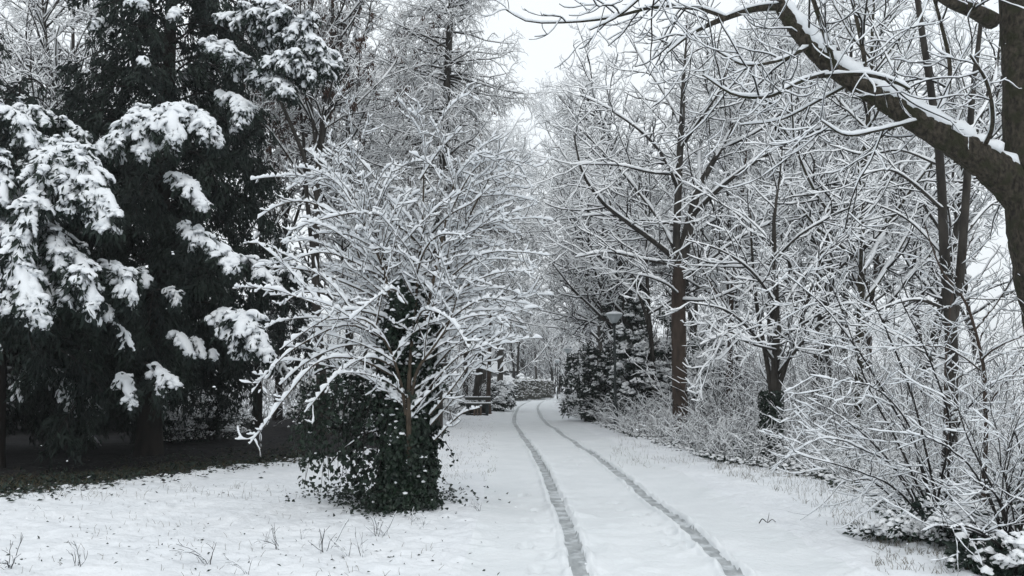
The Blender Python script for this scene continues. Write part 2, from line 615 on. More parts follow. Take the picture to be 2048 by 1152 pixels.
NV = len(ss)
vid = np.arange(len(ys) * NV).reshape(len(ys), NV)
quad = np.stack([vid[:-1, :-1], vid[:-1, 1:], vid[1:, 1:], vid[1:, :-1]], -1).reshape(-1, 4)
verts = np.stack([XX, YY, ZZ], -1).reshape(-1, 3).astype(np.float32)


def fmean(a):
    return ((a[:-1, :-1] + a[:-1, 1:] + a[1:, 1:] + a[1:, :-1]) / 4).ravel()


f_t, f_s, f_l, f_p, f_y = fmean(tmask), fmean(SS), fmean(lit), fmean(on_path), fmean(YY)
is_t = f_t > .5
is_p = (np.abs(f_s) < PATH_HALF) & ~is_t & (f_y < 125)
f_x, f_yy = fmean(XX), fmean(YY)
spk = rng.random(len(f_x)) * .35 + vnoise(f_x * 14, f_yy * 10, 0, 91) * .35 + vnoise(f_x * 4, f_yy * 3, 0, 92) * .3
spk = np.clip((spk - .5) * 2.0 + .5, 0, 1)
is_l = (f_l > .08 + .9 * spk) & ~is_t & ~is_p
is_g = ~(is_t | is_p | is_l)


def sub(name, mask, mat, label=None):
    mb = MB()
    q = quad[mask]
    u, inv = np.unique(q, return_inverse=True)
    mb.add(verts[u], inv.reshape(-1, 4))
    o = mb.build(name, mat)
    o['kind'] = 'structure'
    if label:
        o['label'] = label
    return o


sub('ground', is_g, M['snow_ground'], 'snow covered lawn and verges with rippled surface')
sub('path', is_p, M['snow_path'], 'smooth snow covered path bending to the right')
sub('tyre_track', is_t & (f_s < 0), M['track'], 'grey pressed wheel track nearer the ivy bush')
sub('tyre_track', is_t & (f_s > 0), M['track'], 'grey pressed wheel track nearer the brambles')
sub('bare_ground', is_l, M['litter'], 'dark bare needle covered ground under the conifers')


# ------------------------------------------------------------------ bare deciduous trees
def grow_crown(rng, twig, snw, P, R, levels, smat=0, tmat=0):
    """Grow side branches level by level on the limbs (P, R); bark into twig, snow into snw."""
    for lv in levels:
        p, d, L, r, t, idx = spawn(rng, P, R, per_m=lv.get('per_m'), count=lv.get('count'), t0=lv.get('t0', .15), t1=lv.get('t1', 1.0),
                                   ang=lv.get('ang', (35, 60)), flat=lv.get('flat', 0), tbias=lv.get('tbias', 1), upb=lv.get('upb', 0))
        if len(p) == 0:
            return
        lo, hi = lv['len']
        ln = (lo + (hi - lo) * rng.random(len(p)))
        if lv.get('rel'):
            ln = ln * L * (1 - lv.get('tap', .55) * t)
        r0 = np.minimum(r * .75, lv['r'] * (.75 + .5 * rng.random(len(p))))
        P, R = walk(rng, p, d, ln, r0, r0 * lv.get('tip', .45), lv['K'], lv.get('wig', .14), lv.get('up', 0.03), lv.get('curl', 0.0))
        low = (P[:, :, 2].min(1) > lv.get('zmin', .05)) & ~hides(P)
        P, R = P[low], R[low]
        tube(twig, P, R, lv.get('S', 4), tmat)
        if lv.get('h', 0) > 0:
            snow(snw, rng, P, R, lv['h'], lv.get('wd', .4), lv.get('lo', .12), lv.get('hi', .5), lv.get('gap', .15), lv.get('lump', .5), lv.get('SS', 4), smat)
    return P, R


def wood_levels(k=1.0, snowk=1.0, dense=1.0, curl=.06):
    """Levels for a wood tree whose limbs are given."""
    return [
        dict(per_m=2.3 * dense, len=(.30, .55), rel=1, tap=.55, t0=.12, ang=(35, 65), r=.034 * k, K=6, wig=.14, up=.03, S=5, h=.046 * snowk, SS=5, curl=.03, wd=.15),
        dict(per_m=3.2 * dense, len=(.35, .95), t0=.1, ang=(35, 65), r=.019 * k, K=6, wig=.21, up=.02, S=4, h=.046 * snowk, curl=curl, wd=.15),
        dict(per_m=3.7 * dense, len=(.20, .55), t0=.1, ang=(30, 65), r=.014 * k, K=4, wig=.27, up=.03, S=3, h=.042 * snowk, curl=curl * 1.5, tip=.7, wd=.15),
    ]


def trunk_limbs(rng, H, r, n, lean=.03, t0=.22, ang=(35, 65), ll=(.28, .45), up=.05, fork=1, spread=.16):
    """A generic trunk (fork leaders) with limbs, in local coordinates."""
    p = np.zeros((1, 3))
    P, R = walk(rng, p + V(0, 0, -.25), V(lean * rng.normal(), lean * rng.normal(), 1)[None], np.array([H + .25]), np.array([r]), np.array([r * .12]), 14, .035, .02, tp=.8)
    R[:, 0] *= 1.3
    R[:, 1] *= 1.05
    tr = [(P, R)]
    if fork > 1:
        i = rng.integers(4, 8, fork - 1)
        a = rng.random(fork - 1) * 6.28
        d = np.stack([np.cos(a) * spread * 2, np.sin(a) * spread * 2, np.ones(fork - 1)], 1)
        Pf, Rf = walk(rng, P[0, i], d, H * (1 - i / 14) * (.8 + .2 * rng.random(fork - 1)), R[0, i] * .75, R[0, i] * .12, 14, .05, .03)
        tr.append((Pf, Rf))
    TP = np.concatenate([a for a, _ in tr])
    TR = np.concatenate([b for _, b in tr])
    q, d, L, rr, t, idx = spawn(rng, TP, TR, count=max(2, n // fork), t0=t0, t1=.97, ang=ang)
    ln = H * (ll[0] + (ll[1] - ll[0]) * rng.random(len(q))) * (1.15 - .75 * t)
    LP, LR = walk(rng, q, d, ln, np.minimum(rr * .6, .05 * H / 10), rr * .12 + .004, 9, .09, up)
    return TP, TR, LP, LR


def wood_tree(name, seed, base, H, r, label, n=20, fork=1, k=1.0, snowk=1.0, dense=1.0, bark='bark', group=None, lean=.04, t0=.22,
              ang=(35, 65), ll=(.28, .45), up=.05, zmin=.4, cat='tree', curl=.06):
    rng = np.random.default_rng(seed)
    TP, TR, LP, LR = trunk_limbs(rng, H, r, n, lean, t0, ang, ll, up, fork)
    b = np.asarray(base, float)
    o = thing(name, b, label, cat, group)
    tm, cm, sm = MB(), MB(), MB()
    tube(tm, TP + b, TR, 9)
    tube(tm, LP + b, LR, 6)
    snow(sm, rng, LP + b, LR, .075 * snowk, .5, gap=.1)
    lv = wood_levels(k, snowk, dense, curl)
    for l_ in lv:
        l_['zmin'] = zmin
    up_ = TP[:, 7:]
    grow_crown(rng, cm, sm, np.concatenate([LP, resamp(up_, 10)]) + b, np.concatenate([LR, resampr(TR[:, 7:], 10)]), lv)
    tm.build('trunk', M[bark], o)
    cm.build('crown', M['twig'], o)
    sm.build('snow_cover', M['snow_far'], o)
    return o


def resamp(P, K1):
    x = np.linspace(0, P.shape[1] - 1 - 1e-6, K1)
    i = x.astype(int)
    f = (x - i)[None, :, None]
    return P[:, i] * (1 - f) + P[:, i + 1] * f


def resampr(R, K1):
    x = np.linspace(0, R.shape[1] - 1 - 1e-6, K1)
    i = x.astype(int)
    f = (x - i)[None]
    return R[:, i] * (1 - f) + R[:, i + 1] * f


def hand_limbs(specs, K=12):
    """specs: list of [(px, py, Y, r), ...] in photo pixels at true distances."""
    Ps, Rs = [], []
    for sp in specs:
        P, R = resample([at(a, b, c) for a, b, c, _ in sp], [q[3] for q in sp], K)
        Ps.append(P)
        Rs.append(R)
    return np.concatenate(Ps), np.concatenate(Rs)


def ivy_on(mb, rng, P, R, n, rad, leaf=.075):
    """Ivy leaves round a stem polyline P (K+1,3)."""
    K = len(P) - 1
    x = rng.random(n) * (K - 1e-6)
    i = x.astype(int)
    f = (x - i)[:, None]
    c = P[i] * (1 - f) + P[i + 1] * f
    a = rng.random(n) * 6.283
    rr = rad * (.55 + .6 * rng.random(n))
    o = np.stack([np.cos(a), np.sin(a), np.zeros(n)], 1)
    c = c + o * rr[:, None]
    d = nrm(np.stack([rng.normal(0, .5, n), rng.normal(0, .5, n), -np.ones(n)], 1) + o * .5)
    L = leaf * (.6 + .8 * rng.random(n))
    cards(mb, c, d, nrm(o + rng.normal(0, .4, (n, 3))), L, L * .95)
    return c


# ---- the big tree at the right edge with the long snow laden limb
def big_tree():
    rng = np.random.default_rng(101)
    base = gnd(2185, 1075)
    base[2] = 0
    o = thing('leaning_tree', base, 'massive mossy tree at the right edge throwing one thick snowy limb over the path', 'tree')
    Y = base[1]
    TP, TR = hand_limbs([[(2190, 1090, Y, .42), (2160, 900, Y, .33), (2110, 640, Y, .31), (2078, 480, Y, .31), (2062, 330, Y, .27), (2052, 150, Y, .24), (2042, 0, Y, .23), (2030, -180, Y, .20), (2015, -420, Y, .14)]], 22)
    LM = [
        [(2080, 425, Y, .26), (2010, 355, Y, .21), (1940, 305, Y, .175), (1860, 258, Y + .1, .14), (1790, 215, Y + .2, .125), (1720, 172, Y + .3, .115), (1655, 128, Y + .4, .10), (1605, 75, Y + .5, .095), (1560, 10, Y + .6, .08), (1520, -70, Y + .7, .06), (1470, -170, Y + .8, .03)],
        [(1562, 12, Y + .6, .055), (1505, 18, Y + .6, .045), (1440, 40, Y + .55, .036), (1385, 66, Y + .5, .022), (1335, 105, Y + .4, .012)],
        [(1450, 34, Y + .55, .028), (1400, 18, Y + .7, .026), (1310, 14, Y + .8, .022), (1230, 34, Y + .9, .017), (1150, 44, Y + 1, .013), (1060, 44, Y + 1, .009), (1012, 20, Y + 1, .006)],
        [(1655, 146, Y + .3, .030), (1600, 162, Y - .1, .026), (1540, 192, Y - .3, .021), (1470, 190, Y - .5, .014), (1405, 150, Y - .6, .008)],
        [(1640, 152, Y + .3, .03), (1720, 148, Y - .2, .028), (1780, 160, Y - .4, .022), (1820, 178, Y - .5, .015)],
        [(1985, 42, Y, .10), (1950, 22, Y - .2, .085), (1900, 2, Y - .3, .07), (1840, -40, Y - .4, .05), (1770, -110, Y - .6, .03)],
        [(1668, 140, Y + .3, .035), (1655, 85, Y + .2, .03), (1630, 10, Y, .026), (1600, -80, Y - .1, .015)],
        [(1738, 178, Y + .3, .03), (1722, 80, Y + .4, .025), (1705, 0, Y + .5, .022), (1690, -100, Y + .5, .012)],
        [(1870, 262, Y + .1, .028), (1900, 150, Y + .3, .024), (1880, 40, Y + .3, .02), (1850, -60, Y + .3, .01)],
        [(1960, 310, Y, .026), (1985, 250, Y - .4, .022), (1975, 170, Y - .6, .018), (1940, 110, Y - .8, .01)],
        [(1840, 240, Y + .1, .02), (1750, 262, Y - .4, .016), (1690, 270, Y - .7, .012), (1640, 240, Y - .9, .007)],
        [(1620, 92, Y + .4, .025), (1560, 120, Y + .1, .02), (1490, 130, Y - .2, .014), (1430, 100, Y - .4, .008)],
        [(1530, -40, Y + .6, .03), (1440, -60, Y + .3, .025), (1330, -40, Y, .02), (1240, 30, Y - .2, .013), (1180, 60, Y - .3, .008)],
        [(1700, 168, Y + .3, .02), (1640, 200, Y + .9, .016), (1560, 240, Y + 1.3, .012), (1480, 250, Y + 1.6, .007)],
    ]
    LP, LR = hand_limbs(LM, 14)
    tm, lm, cm, sm = MB(), MB(), MB(), MB()
    TP, TR = resamp(TP, 90), resampr(TR, 90)
    TR = TR * (1 + .022 * rng.normal(size=TR.shape))
    tube(tm, TP, TR, 28)
    Lm, Lr = resample(LP[0], LR[0], 110)
    tube(lm, Lm, Lr * (1 + .022 * rng.normal(size=Lr.shape)), 20)
    tube(lm, LP[1:], LR[1:], 9)
    # the snow on the limb: ridge refined along the limb
    fine, finer = resample(LP[0], LR[0], 90)
    snow(sm, rng, fine[:, 8:], finer[:, 8:] * (.78 + .32 * rng.random(finer[:, 8:].shape)), .21 * np.interp(np.linspace(0, 1, 83), [0, .6, 1], [1, .85, .45])[None], .0, lo=.2, hi=.5, gap=0, lump=.28, S=5, rise=.50)
    snow(sm, rng, LP[1:], LR[1:], .045, .3, lo=.1, hi=.5, gap=.08, lump=.4, S=5)
    cr = [
        dict(per_m=3.2, len=(.5, 1.3), t0=.18, ang=(40, 75), r=.011, K=10, wig=.10, up=-.05, curl=.17, S=5, h=.022, wd=.25, SS=5, gap=.06, lump=.35, tip=.6, upb=.1),
        dict(per_m=3.4, len=(.25, .6), t0=.12, ang=(35, 60), r=.0075, K=8, wig=.10, up=-.02, curl=.2, S=4, h=.018, wd=.25, SS=5, gap=.06, lump=.35, tip=.75),
        dict(per_m=4.0, len=(.10, .28), t0=.2, ang=(35, 60), r=.0058, K=5, wig=.12, up=.05, curl=.22, S=4, h=.014, wd=.25, gap=.08, tip=.95),
    ]
    grow_crown(rng, cm, sm, LP, LR, cr)
    tm.build('trunk', M['mossbark'], o)
    lm.build('limb', M['mossbark'], o)
    cm.build('crown', M['twig'], o)
    sm.build('snow_cover', M['snow'], o)
    return o


# ---- the forked street tree on the right verge
def verge_tree():
    rng = np.random.default_rng(202)
    Y = 24.5
    base = at(1360, 880, Y)
    base[2] = 0
    o = thing('forked_tree', base, 'tall bare tree with smooth red brown trunk forking high, standing in brambles beside the path', 'tree')
    TP, TR = hand_limbs([[(1362, 900, Y, .30), (1361, 840, Y, .235), (1358, 700, Y, .225), (1357, 580, Y, .21), (1362, 525, Y, .20)],
                         [(1362, 530, Y, .19), (1374, 470, Y, .17), (1386, 420, Y, .14), (1400, 370, Y, .10), (1440, 300, Y + .3, .075), (1475, 230, Y + .5, .05), (1500, 150, Y + .8, .03), (1510, 90, Y + 1, .015)],
                         [(1358, 540, Y, .15), (1353, 480, Y, .12), (1356, 400, Y, .115), (1359, 320, Y, .11), (1364, 240, Y, .09), (1367, 160, Y, .06), (1372, 90, Y, .03), (1374, 30, Y, .015)]], 14)
    LM = [
        [(1352, 520, Y, .09), (1310, 485, Y - .5, .075), (1255, 445, Y - 1, .062), (1205, 405, Y - 1.4, .05), (1165, 345, Y - 1.6, .036), (1148, 270, Y - 1.8, .02)],
        [(1350, 500, Y, .07), (1325, 450, Y + .5, .06), (1285, 395, Y + 1, .045), (1215, 310, Y + 1.6, .03), (1150, 250, Y + 2, .015)],
        [(1382, 435, Y, .08), (1430, 385, Y - .6, .065), (1500, 330, Y - 1.2, .052), (1600, 275, Y - 1.8, .038), (1680, 240, Y - 2.2, .025), (1730, 210, Y - 2.4, .012)],
        [(1372, 480, Y, .05), (1430, 440, Y + .6, .045), (1500, 415, Y + 1, .032), (1580, 400, Y + 1.2, .018)],
        [(1356, 380, Y, .06), (1330, 320, Y - .6, .045), (1290, 270, Y - 1, .035), (1220, 220, Y - 1.2, .022), (1160, 190, Y - 1.2, .012)],
        [(1360, 300, Y, .05), (1400, 240, Y - .8, .04), (1440, 180, Y - 1.2, .028), (1465, 110, Y - 1.4, .014)],
        [(1362, 250, Y, .045), (1330, 190, Y + .8, .035), (1290, 130, Y + 1.4, .022), (1260, 80, Y + 1.8, .012)],
        [(1400, 370, Y, .05), (1400, 300, Y + .8, .04), (1420, 220, Y + 1.3, .028), (1430, 150, Y + 1.6, .014)],
        [(1440, 300, Y + .3, .04), (1520, 260, Y + .3, .032), (1590, 200, Y + .3, .022), (1640, 150, Y, .012)],
        [(1348, 530, Y, .045), (1290, 520, Y - 1.2, .036), (1220, 505, Y - 2, .026), (1150, 515, Y - 2.4, .014)],
        [(1350, 450, Y, .045), (1290, 440, Y + .8, .034), (1210, 430, Y + 1.4, .026), (1120, 440, Y + 1.6, .014)],
        [(1364, 560, Y, .05), (1420, 520, Y - 1.4, .036), (1490, 470, Y - 2, .026), (1560, 440, Y - 2.4, .014)],
        [(1358, 590, Y, .035), (1335, 570, Y - 1.0, .028), (1300, 555, Y - 1.6, .02), (1275, 550, Y - 2.1, .01)],
        [(1362, 600, Y, .035), (1420, 600, Y - 1.6, .028), (1470, 580, Y - 2.6, .02), (1530, 560, Y - 3.1, .01)],
        [(1355, 350, Y, .04), (1300, 345, Y - 1.2, .032), (1230, 330, Y - 2, .022), (1140, 330, Y - 2.2, .012)],
    ]
    LP, LR = hand_limbs(LM, 12)
    tm, lm2, cm, sm = MB(), MB(), MB(), MB()
    tube(tm, TP[:1], TR[:1], 14)
    tube(lm2, TP[1:], TR[1:], 12)
    tube(lm2, LP, LR, 7)
    snow(sm, rng, resamp(LP, 30), resampr(LR, 30), .10, .2, gap=.04, lump=.4, rise=.55)
    snow(sm, rng, TP[1:], TR[1:], .06, .4, gap=.3)
    lv = [
        dict(per_m=2.6, len=(.8, 2.0), t0=.15, ang=(30, 60), r=.024, K=7, wig=.11, up=.0, curl=.10, S=5, h=.048, SS=5, gap=.08, wd=.15),
        dict(per_m=2.8, len=(.4, 1.0), t0=.1, ang=(30, 60), r=.016, K=6, wig=.18, up=.0, curl=.16, S=4, h=.046, gap=.08, wd=.15),
        dict(per_m=2.7, len=(.2, .55), t0=.1, ang=(30, 60), r=.0125, K=4, wig=.22, up=.04, curl=.18, S=3, h=.042, tip=.85, gap=.1, wd=.15),
    ]
    grow_crown(rng, cm, sm, np.concatenate([LP, TP[1:, 2:], ])if LP.shape[1] == TP[1:, 2:].shape[1] else np.concatenate([LP, resamp(TP[1:], LP.shape[1])]),
               np.concatenate([LR, resampr(TR[1:], LR.shape[1])]), lv)
    tm.build('trunk', M['redbark'], o)
    lm2.build('limbs', M['bark'], o)
    for px, py in ((1351, 812), (1357, 778)):
        kn = MB()
        c = at(px, py, Y - .235)
        a = np.arange(12) * 2 * np.pi / 12
        ring = np.stack([np.cos(a) * .075, np.zeros(12), np.sin(a) * .06], 1)
        P = (c + np.vstack([ring, ring[:1]]))[None]
        tube(kn, P, np.full((1, 13), .016), 6)
        kn.build('branch_scar', M['bark'], o)
    cm.build('crown', M['twig'], o)
    sm.build('snow_cover', M['snow_far'], o)


def ivy_foot_tree():
    rng = np.random.default_rng(303)
    Y = 18.0
    base = at(1550, 912, Y)
    base[2] = 0
    o = thing('small_tree', base, 'small bare tree with thin ivy wrapped foot and many low snowy boughs', 'tree')
    TP, TR = hand_limbs([[(1550, 925, Y, .13), (1549, 850, Y, .105), (1550, 760, Y, .095), (1553, 650, Y, .075), (1550, 540, Y, .06), (1548, 440, Y, .04), (1560, 350, Y, .02), (1565, 290, Y, .01)],
                         [(1545, 800, Y, .06), (1535, 730, Y + .2, .055), (1515, 620, Y + .3, .045), (1505, 520, Y + .4, .03), (1500, 420, Y + .4, .014)],
                         [(1553, 790, Y, .06), (1575, 720, Y - .2, .05), (1600, 650, Y - .4, .04), (1625, 570, Y - .5, .028), (1655, 480, Y - .6, .014)]], 14)
    LM = [
        [(1554, 750, Y, .04), (1600, 690, Y - .5, .034), (1650, 640, Y - .9, .026), (1720, 600, Y - 1.2, .014)],
        [(1546, 720, Y, .04), (1500, 660, Y - .4, .032), (1450, 620, Y - .9, .024), (1380, 605, Y - 1.3, .013)],
        [(1552, 640, Y, .035), (1600, 560, Y + .5, .028), (1660, 500, Y + .8, .02), (1730, 450, Y + 1, .01)],
        [(1548, 600, Y, .035), (1500, 540, Y - .8, .028), (1440, 500, Y - 1.3, .02), (1370, 480, Y - 1.6, .01)],
        [(1550, 520, Y, .03), (1600, 470, Y - .8, .024), (1670, 430, Y - 1.2, .017), (1740, 400, Y - 1.5, .009)],
        [(1550, 500, Y, .03), (1490, 440, Y + .8, .022), (1430, 400, Y + 1.1, .015), (1380, 370, Y + 1.2, .008)],
        [(1552, 700, Y, .03), (1510, 690, Y - 1.3, .024), (1450, 670, Y - 2, .017), (1400, 690, Y - 2.3, .009)],
        [(1555, 680, Y, .03), (1620, 640, Y - 1.3, .024), (1680, 610, Y - 2, .017), (1740, 610, Y - 2.3, .009)],
    ]
    LP, LR = hand_limbs(LM, 12)
    tm, cm, sm, im = MB(), MB(), MB(), MB()
    tube(tm, TP, TR, 9)
    tube(tm, LP, LR, 6)
    snow(sm, rng, LP, LR, .05, .5, gap=.06, lump=.5)
    lv = [
        dict(per_m=3.2, len=(.6, 1.5), t0=.12, ang=(35, 60), r=.017, K=7, wig=.12, up=.02, curl=.05, S=4, h=.044, SS=5, gap=.06, wd=.2),
        dict(per_m=3.4, len=(.3, .7), t0=.1, ang=(30, 60), r=.012, K=5, wig=.19, up=.02, curl=.06, S=4, h=.042, gap=.08, wd=.2),
        dict(per_m=3.2, len=(.12, .38), t0=.1, ang=(30, 60), r=.010, K=4, wig=.22, up=.03, curl=.08, S=3, h=.036, tip=.85, wd=.2),
    ]
    grow_crown(rng, cm, sm, np.concatenate([LP, resamp(TP, 13)]), np.concatenate([LR, resampr(TR, 13)]), lv)
    ivy_on(im, rng, resample([at(1546, 915, Y), at(1542, 860, Y), at(1543, 780, Y)], [1, 1, 1], 8)[0][0], None, 1400, .22, .07)
    tm.build('trunk', M['bark'], o)
    im.build('ivy', M['ivy'], o)
    cm.build('crown', M['twig'], o)
    sm.build('snow_cover', M['snow_far'], o)


def twin_tree():
    rng = np.random.default_rng(404)
    Y = 12.5
    base = at(1897, 965, Y)
    base[2] = 0
    o = thing('twin_tree', base, 'slender tree splitting into two grey stems that rise behind the thick snowy limb', 'tree')
    TP, TR = hand_limbs([[(1896, 985, Y, .15), (1900, 880, Y, .118), (1903, 760, Y, .11), (1902, 660, Y, .105), (1893, 560, Y, .09), (1886, 450, Y, .08), (1880, 320, Y, .075), (1862, 180, Y, .065), (1842, 50, Y, .055), (1825, -80, Y, .04), (1810, -200, Y, .02)],
                         [(1904, 650, Y, .085), (1918, 570, Y + .1, .08), (1928, 450, Y + .2, .072), (1936, 330, Y + .3, .066), (1944, 200, Y + .4, .055), (1960, 60, Y + .5, .04), (1975, -100, Y + .6, .02)]], 18)
    LM = [
        [(1897, 520, Y, .03), (1830, 450, Y + .5, .025), (1780, 420, Y + .8, .018), (1720, 400, Y + 1, .01)],
        [(1928, 470, Y + .2, .03), (1980, 410, Y + .5, .025), (2040, 390, Y + .8, .016), (2090, 380, Y + 1, .01)],
        [(1897, 620, Y, .03), (1840, 600, Y - .5, .025), (1780, 610, Y - .9, .018), (1720, 640, Y - 1.2, .01)],
        [(1910, 610, Y, .03), (1970, 580, Y + .5, .025), (2030, 560, Y + .9, .018), (2080, 560, Y + 1.2, .01)],
        [(1880, 330, Y, .03), (1800, 300, Y + .6, .022), (1730, 310, Y + 1, .016), (1660, 290, Y + 1.2, .009)],
        [(1870, 230, Y, .03), (1800, 160, Y + .6, .022), (1750, 60, Y + 1, .016), (1720, -30, Y + 1.2, .009)],
        [(1940, 260, Y + .3, .03), (1985, 180, Y + .8, .024), (2000, 80, Y + 1, .016), (2010, 0, Y + 1.1, .009)],
        [(1903, 720, Y, .028), (1840, 700, Y + .6, .022), (1770, 660, Y + 1.1, .016), (1700, 650, Y + 1.4, .009)],
        [(1903, 760, Y, .028), (1960, 730, Y + .6, .022), (2020, 700, Y + 1.1, .016), (2080, 690, Y + 1.4, .009)],
        [(1885, 420, Y, .03), (1830, 370, Y - .4, .022), (1780, 340, Y - .7, .015), (1720, 350, Y - .9, .008)],
    ]
    LP, LR = hand_limbs(LM, 12)
    tm, cm, sm = MB(), MB(), MB()
    TR = TR * .86
    tube(tm, TP, TR, 12)
    tube(tm, LP, LR, 6)
    snow(sm, rng, LP, LR, .04, .4, gap=.06)
    lv = [
        dict(per_m=3.0, len=(.4, 1.1), t0=.12, ang=(35, 65), r=.011, K=7, wig=.12, up=.0, curl=.06, S=4, h=.026, SS=5, gap=.08, wd=.2),
        dict(per_m=3.6, len=(.2, .55), t0=.1, ang=(30, 60), r=.0075, K=5, wig=.14, up=.02, curl=.1, S=4, h=.021, gap=.1, wd=.2),
        dict(per_m=3.6, len=(.1, .28), t0=.1, ang=(30, 60), r=.0055, K=3, wig=.15, up=.03, curl=.1, S=3, h=.016, tip=.85, wd=.2),
    ]
    grow_crown(rng, cm, sm, LP, LR, lv)
    # stubs of snow stuck to the trunk's rough side
    tm.build('trunk', M['bark'], o)
    cm.build('crown', M['twig'], o)
    sm.build('snow_cover', M['snow_far'], o)


big_tree()
verge_tree()
ivy_foot_tree()
twin_tree()


# ---- wood behind: each tree its own
def X(px, Y):
    return (px - 1024) / F_PX * Y * 1.0


def put(name, px, Y, **k):
    seed = k.pop('seed')
    return wood_tree(name, seed, V(X(px, Y), Y, 0), k.pop('H'), k.pop('r'), k.pop('label'), **k)


# right side, from the field edge to the path's far bend
w1 = put('bare_tree', 1708, 21, seed=1, H=14, r=.14, n=26, label='straight grey green trunked tree seen between the small ivy footed tree and the twin stems', bark='mossbark', dense=.9)
w2 = put('bare_tree', 1640, 29, seed=2, H=15, r=.26, n=22, fork=2, label='tree with thick dark trunk low behind the ivy footed tree', k=1.2, snowk=1.15)
w3 = put('bare_tree', 1785, 25, seed=3, H=13, r=.17, n=22, fork=3, label='dark leaning multi stem tree left of the twin stems', lean=.12, k=1.15, snowk=1.1)
w4 = put('bare_tree', 1470, 33, seed=4, H=17, r=.2, n=26, fork=2, label='dark tree standing right behind the forked red brown trunk', k=1.3, snowk=1.25)
w5 = put('bare_tree', 1258, 36, seed=5, H=16, r=.22, n=26, fork=1, label='ivy dark upright trunk rising behind the nearest lamp', k=1.3, snowk=1.2)
w6 = put('bare_tree', 1212, 42, seed=6, H=15, r=.2, n=22, fork=2, label='crooked dark stemmed tree leaning left over the dark evergreen bush', lean=.3, k=1.4, snowk=1.3)
w7 = put('bare_tree', 1205, 58, seed=7, H=17, r=.24, n=24, label='bare tree behind the second lamp', k=1.7, snowk=1.6, dense=.85)
w8 = put('bare_tree', 1960, 27, seed=8, H=11, r=.12, n=20, fork=2, label='thin tree at the white field edge, right of the twin stems', k=1.1, snowk=1.1)
# left side
w9 = put('bare_tree', 655, 27, seed=9, H=19, r=.2, n=44, fork=5, label='many stemmed tree hung with brown seed clusters behind the arching bush', k=1.1, t0=.15, ll=(.2, .36), up=.09, curl=.12, ang=(25, 50))
w10 = put('bare_tree', 180, 30, seed=10, H=19, r=.2, n=26, label='slim upright trunk at upper left between snowy boughs and the dark conifer', k=1.2, snowk=1.1)
w11 = put('bare_tree', 60, 33, seed=11, H=20, r=.34, n=22, fork=3, label='thick limbed leaning tree at the upper left corner', lean=.16, k=1.25, snowk=1.15)
w12 = put('bare_tree', 968, 60, seed=12, H=16, r=.22, n=22, fork=2, label='bare tree arching over the path beyond the bench', k=1.7, snowk=1.6, dense=.85, lean=.1)
w13 = put('bare_tree', 950, 46, seed=13, H=15, r=.27, n=24, fork=2, label='dark ivy black trunk straight behind the bench', k=1.45, snowk=1.35)
w14 = put('bare_tree', 978, 44.5, seed=14, H=12, r=.15, n=18, label='brown trunk beside the dark trunk at the bench end', k=1.4, snowk=1.3, bark='redbark')

# seed clusters on the many stemmed tree
rng = np.random.default_rng(55)
sd = MB()
cr_ = [c for c in w9.children if c.name.startswith('crown')][0].data
vv = np.empty(len(cr_.vertices) * 3, np.float32)
cr_.vertices.foreach_get('co', vv)
vv = vv.reshape(-1, 3)
hi_ = vv[vv[:, 2] > 6.0]
pk = hi_[rng.choice(len(hi_), 800, replace=False)] + np.asarray(w9['_base'])
nn = 14
cc = np.repeat(pk, nn, 0) + rng.normal(0, .06, (len(pk) * nn, 3)) * V(1, 1, 1.6) - V(0, 0, .12)
cards(sd, cc, nrm(rng.normal(0, .35, cc.shape) + V(0, 0, -1)), rnd_dirs(rng, len(cc)), .13, .055)
sd.build('seed_clusters', M['seed'], w9)


def larch():
    rng = np.random.default_rng(66)
    Y = 31.0
    base = V(X(880, Y), Y, 0)
    o = thing('larch_tree', base, 'tall straight dark trunked tree with drooping fringed branches behind the arching bush', 'tree')
    TP, TR = hand_limbs([[(872, 870, Y, .26), (874, 760, Y, .235), (877, 620, Y, .215), (884, 400, Y, .18), (890, 260, Y, .16), (897, 100, Y, .14), (903, 0, Y, .12), (906, -150, Y, .08), (908, -330, Y, .03)]], 24)
    p, d, L, r, t, idx = spawn(rng, TP, TR, count=170, t0=.22, t1=.99, ang=(70, 95))
    ln = (1.12 - t) * 6.0 * (.55 + .5 * rng.random(len(p))) + .4
    LP, LR = walk(rng, p, d, ln, np.minimum(r * .35, .045), .006, 9, .08, -.03, .12)
    tm, cm, sm = MB(), MB(), MB()
    tube(tm, TP, TR, 12)
    tube(tm, LP, LR, 5)
    snow(sm, rng, LP, LR, .06, .5)
    lv = [
        dict(per_m=4.5, len=(.4, 1.1), t0=.12, ang=(40, 80), r=.013, K=6, wig=.14, up=-.14, curl=.0, S=3, h=.040, wd=.15, lo=.1, hi=.5),
        dict(per_m=6.5, len=(.2, .55), t0=.1, ang=(30, 70), r=.009, K=4, wig=.18, up=-.22, curl=.05, S=3, h=.028, wd=.15, lo=.15, hi=.6, tip=.8),
        dict(per_m=2.5, len=(.1, .25), t0=.1, ang=(30, 70), r=.008, K=2, wig=.18, up=-.2, S=3, h=.024, wd=.15, lo=.15, hi=.6, tip=.8),
    ]
    grow_crown(rng, cm, sm, LP, LR, lv)
    tm.build('trunk', M['bark'], o)
    cm.build('crown', M['twig'], o)
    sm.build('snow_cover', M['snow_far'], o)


larch()

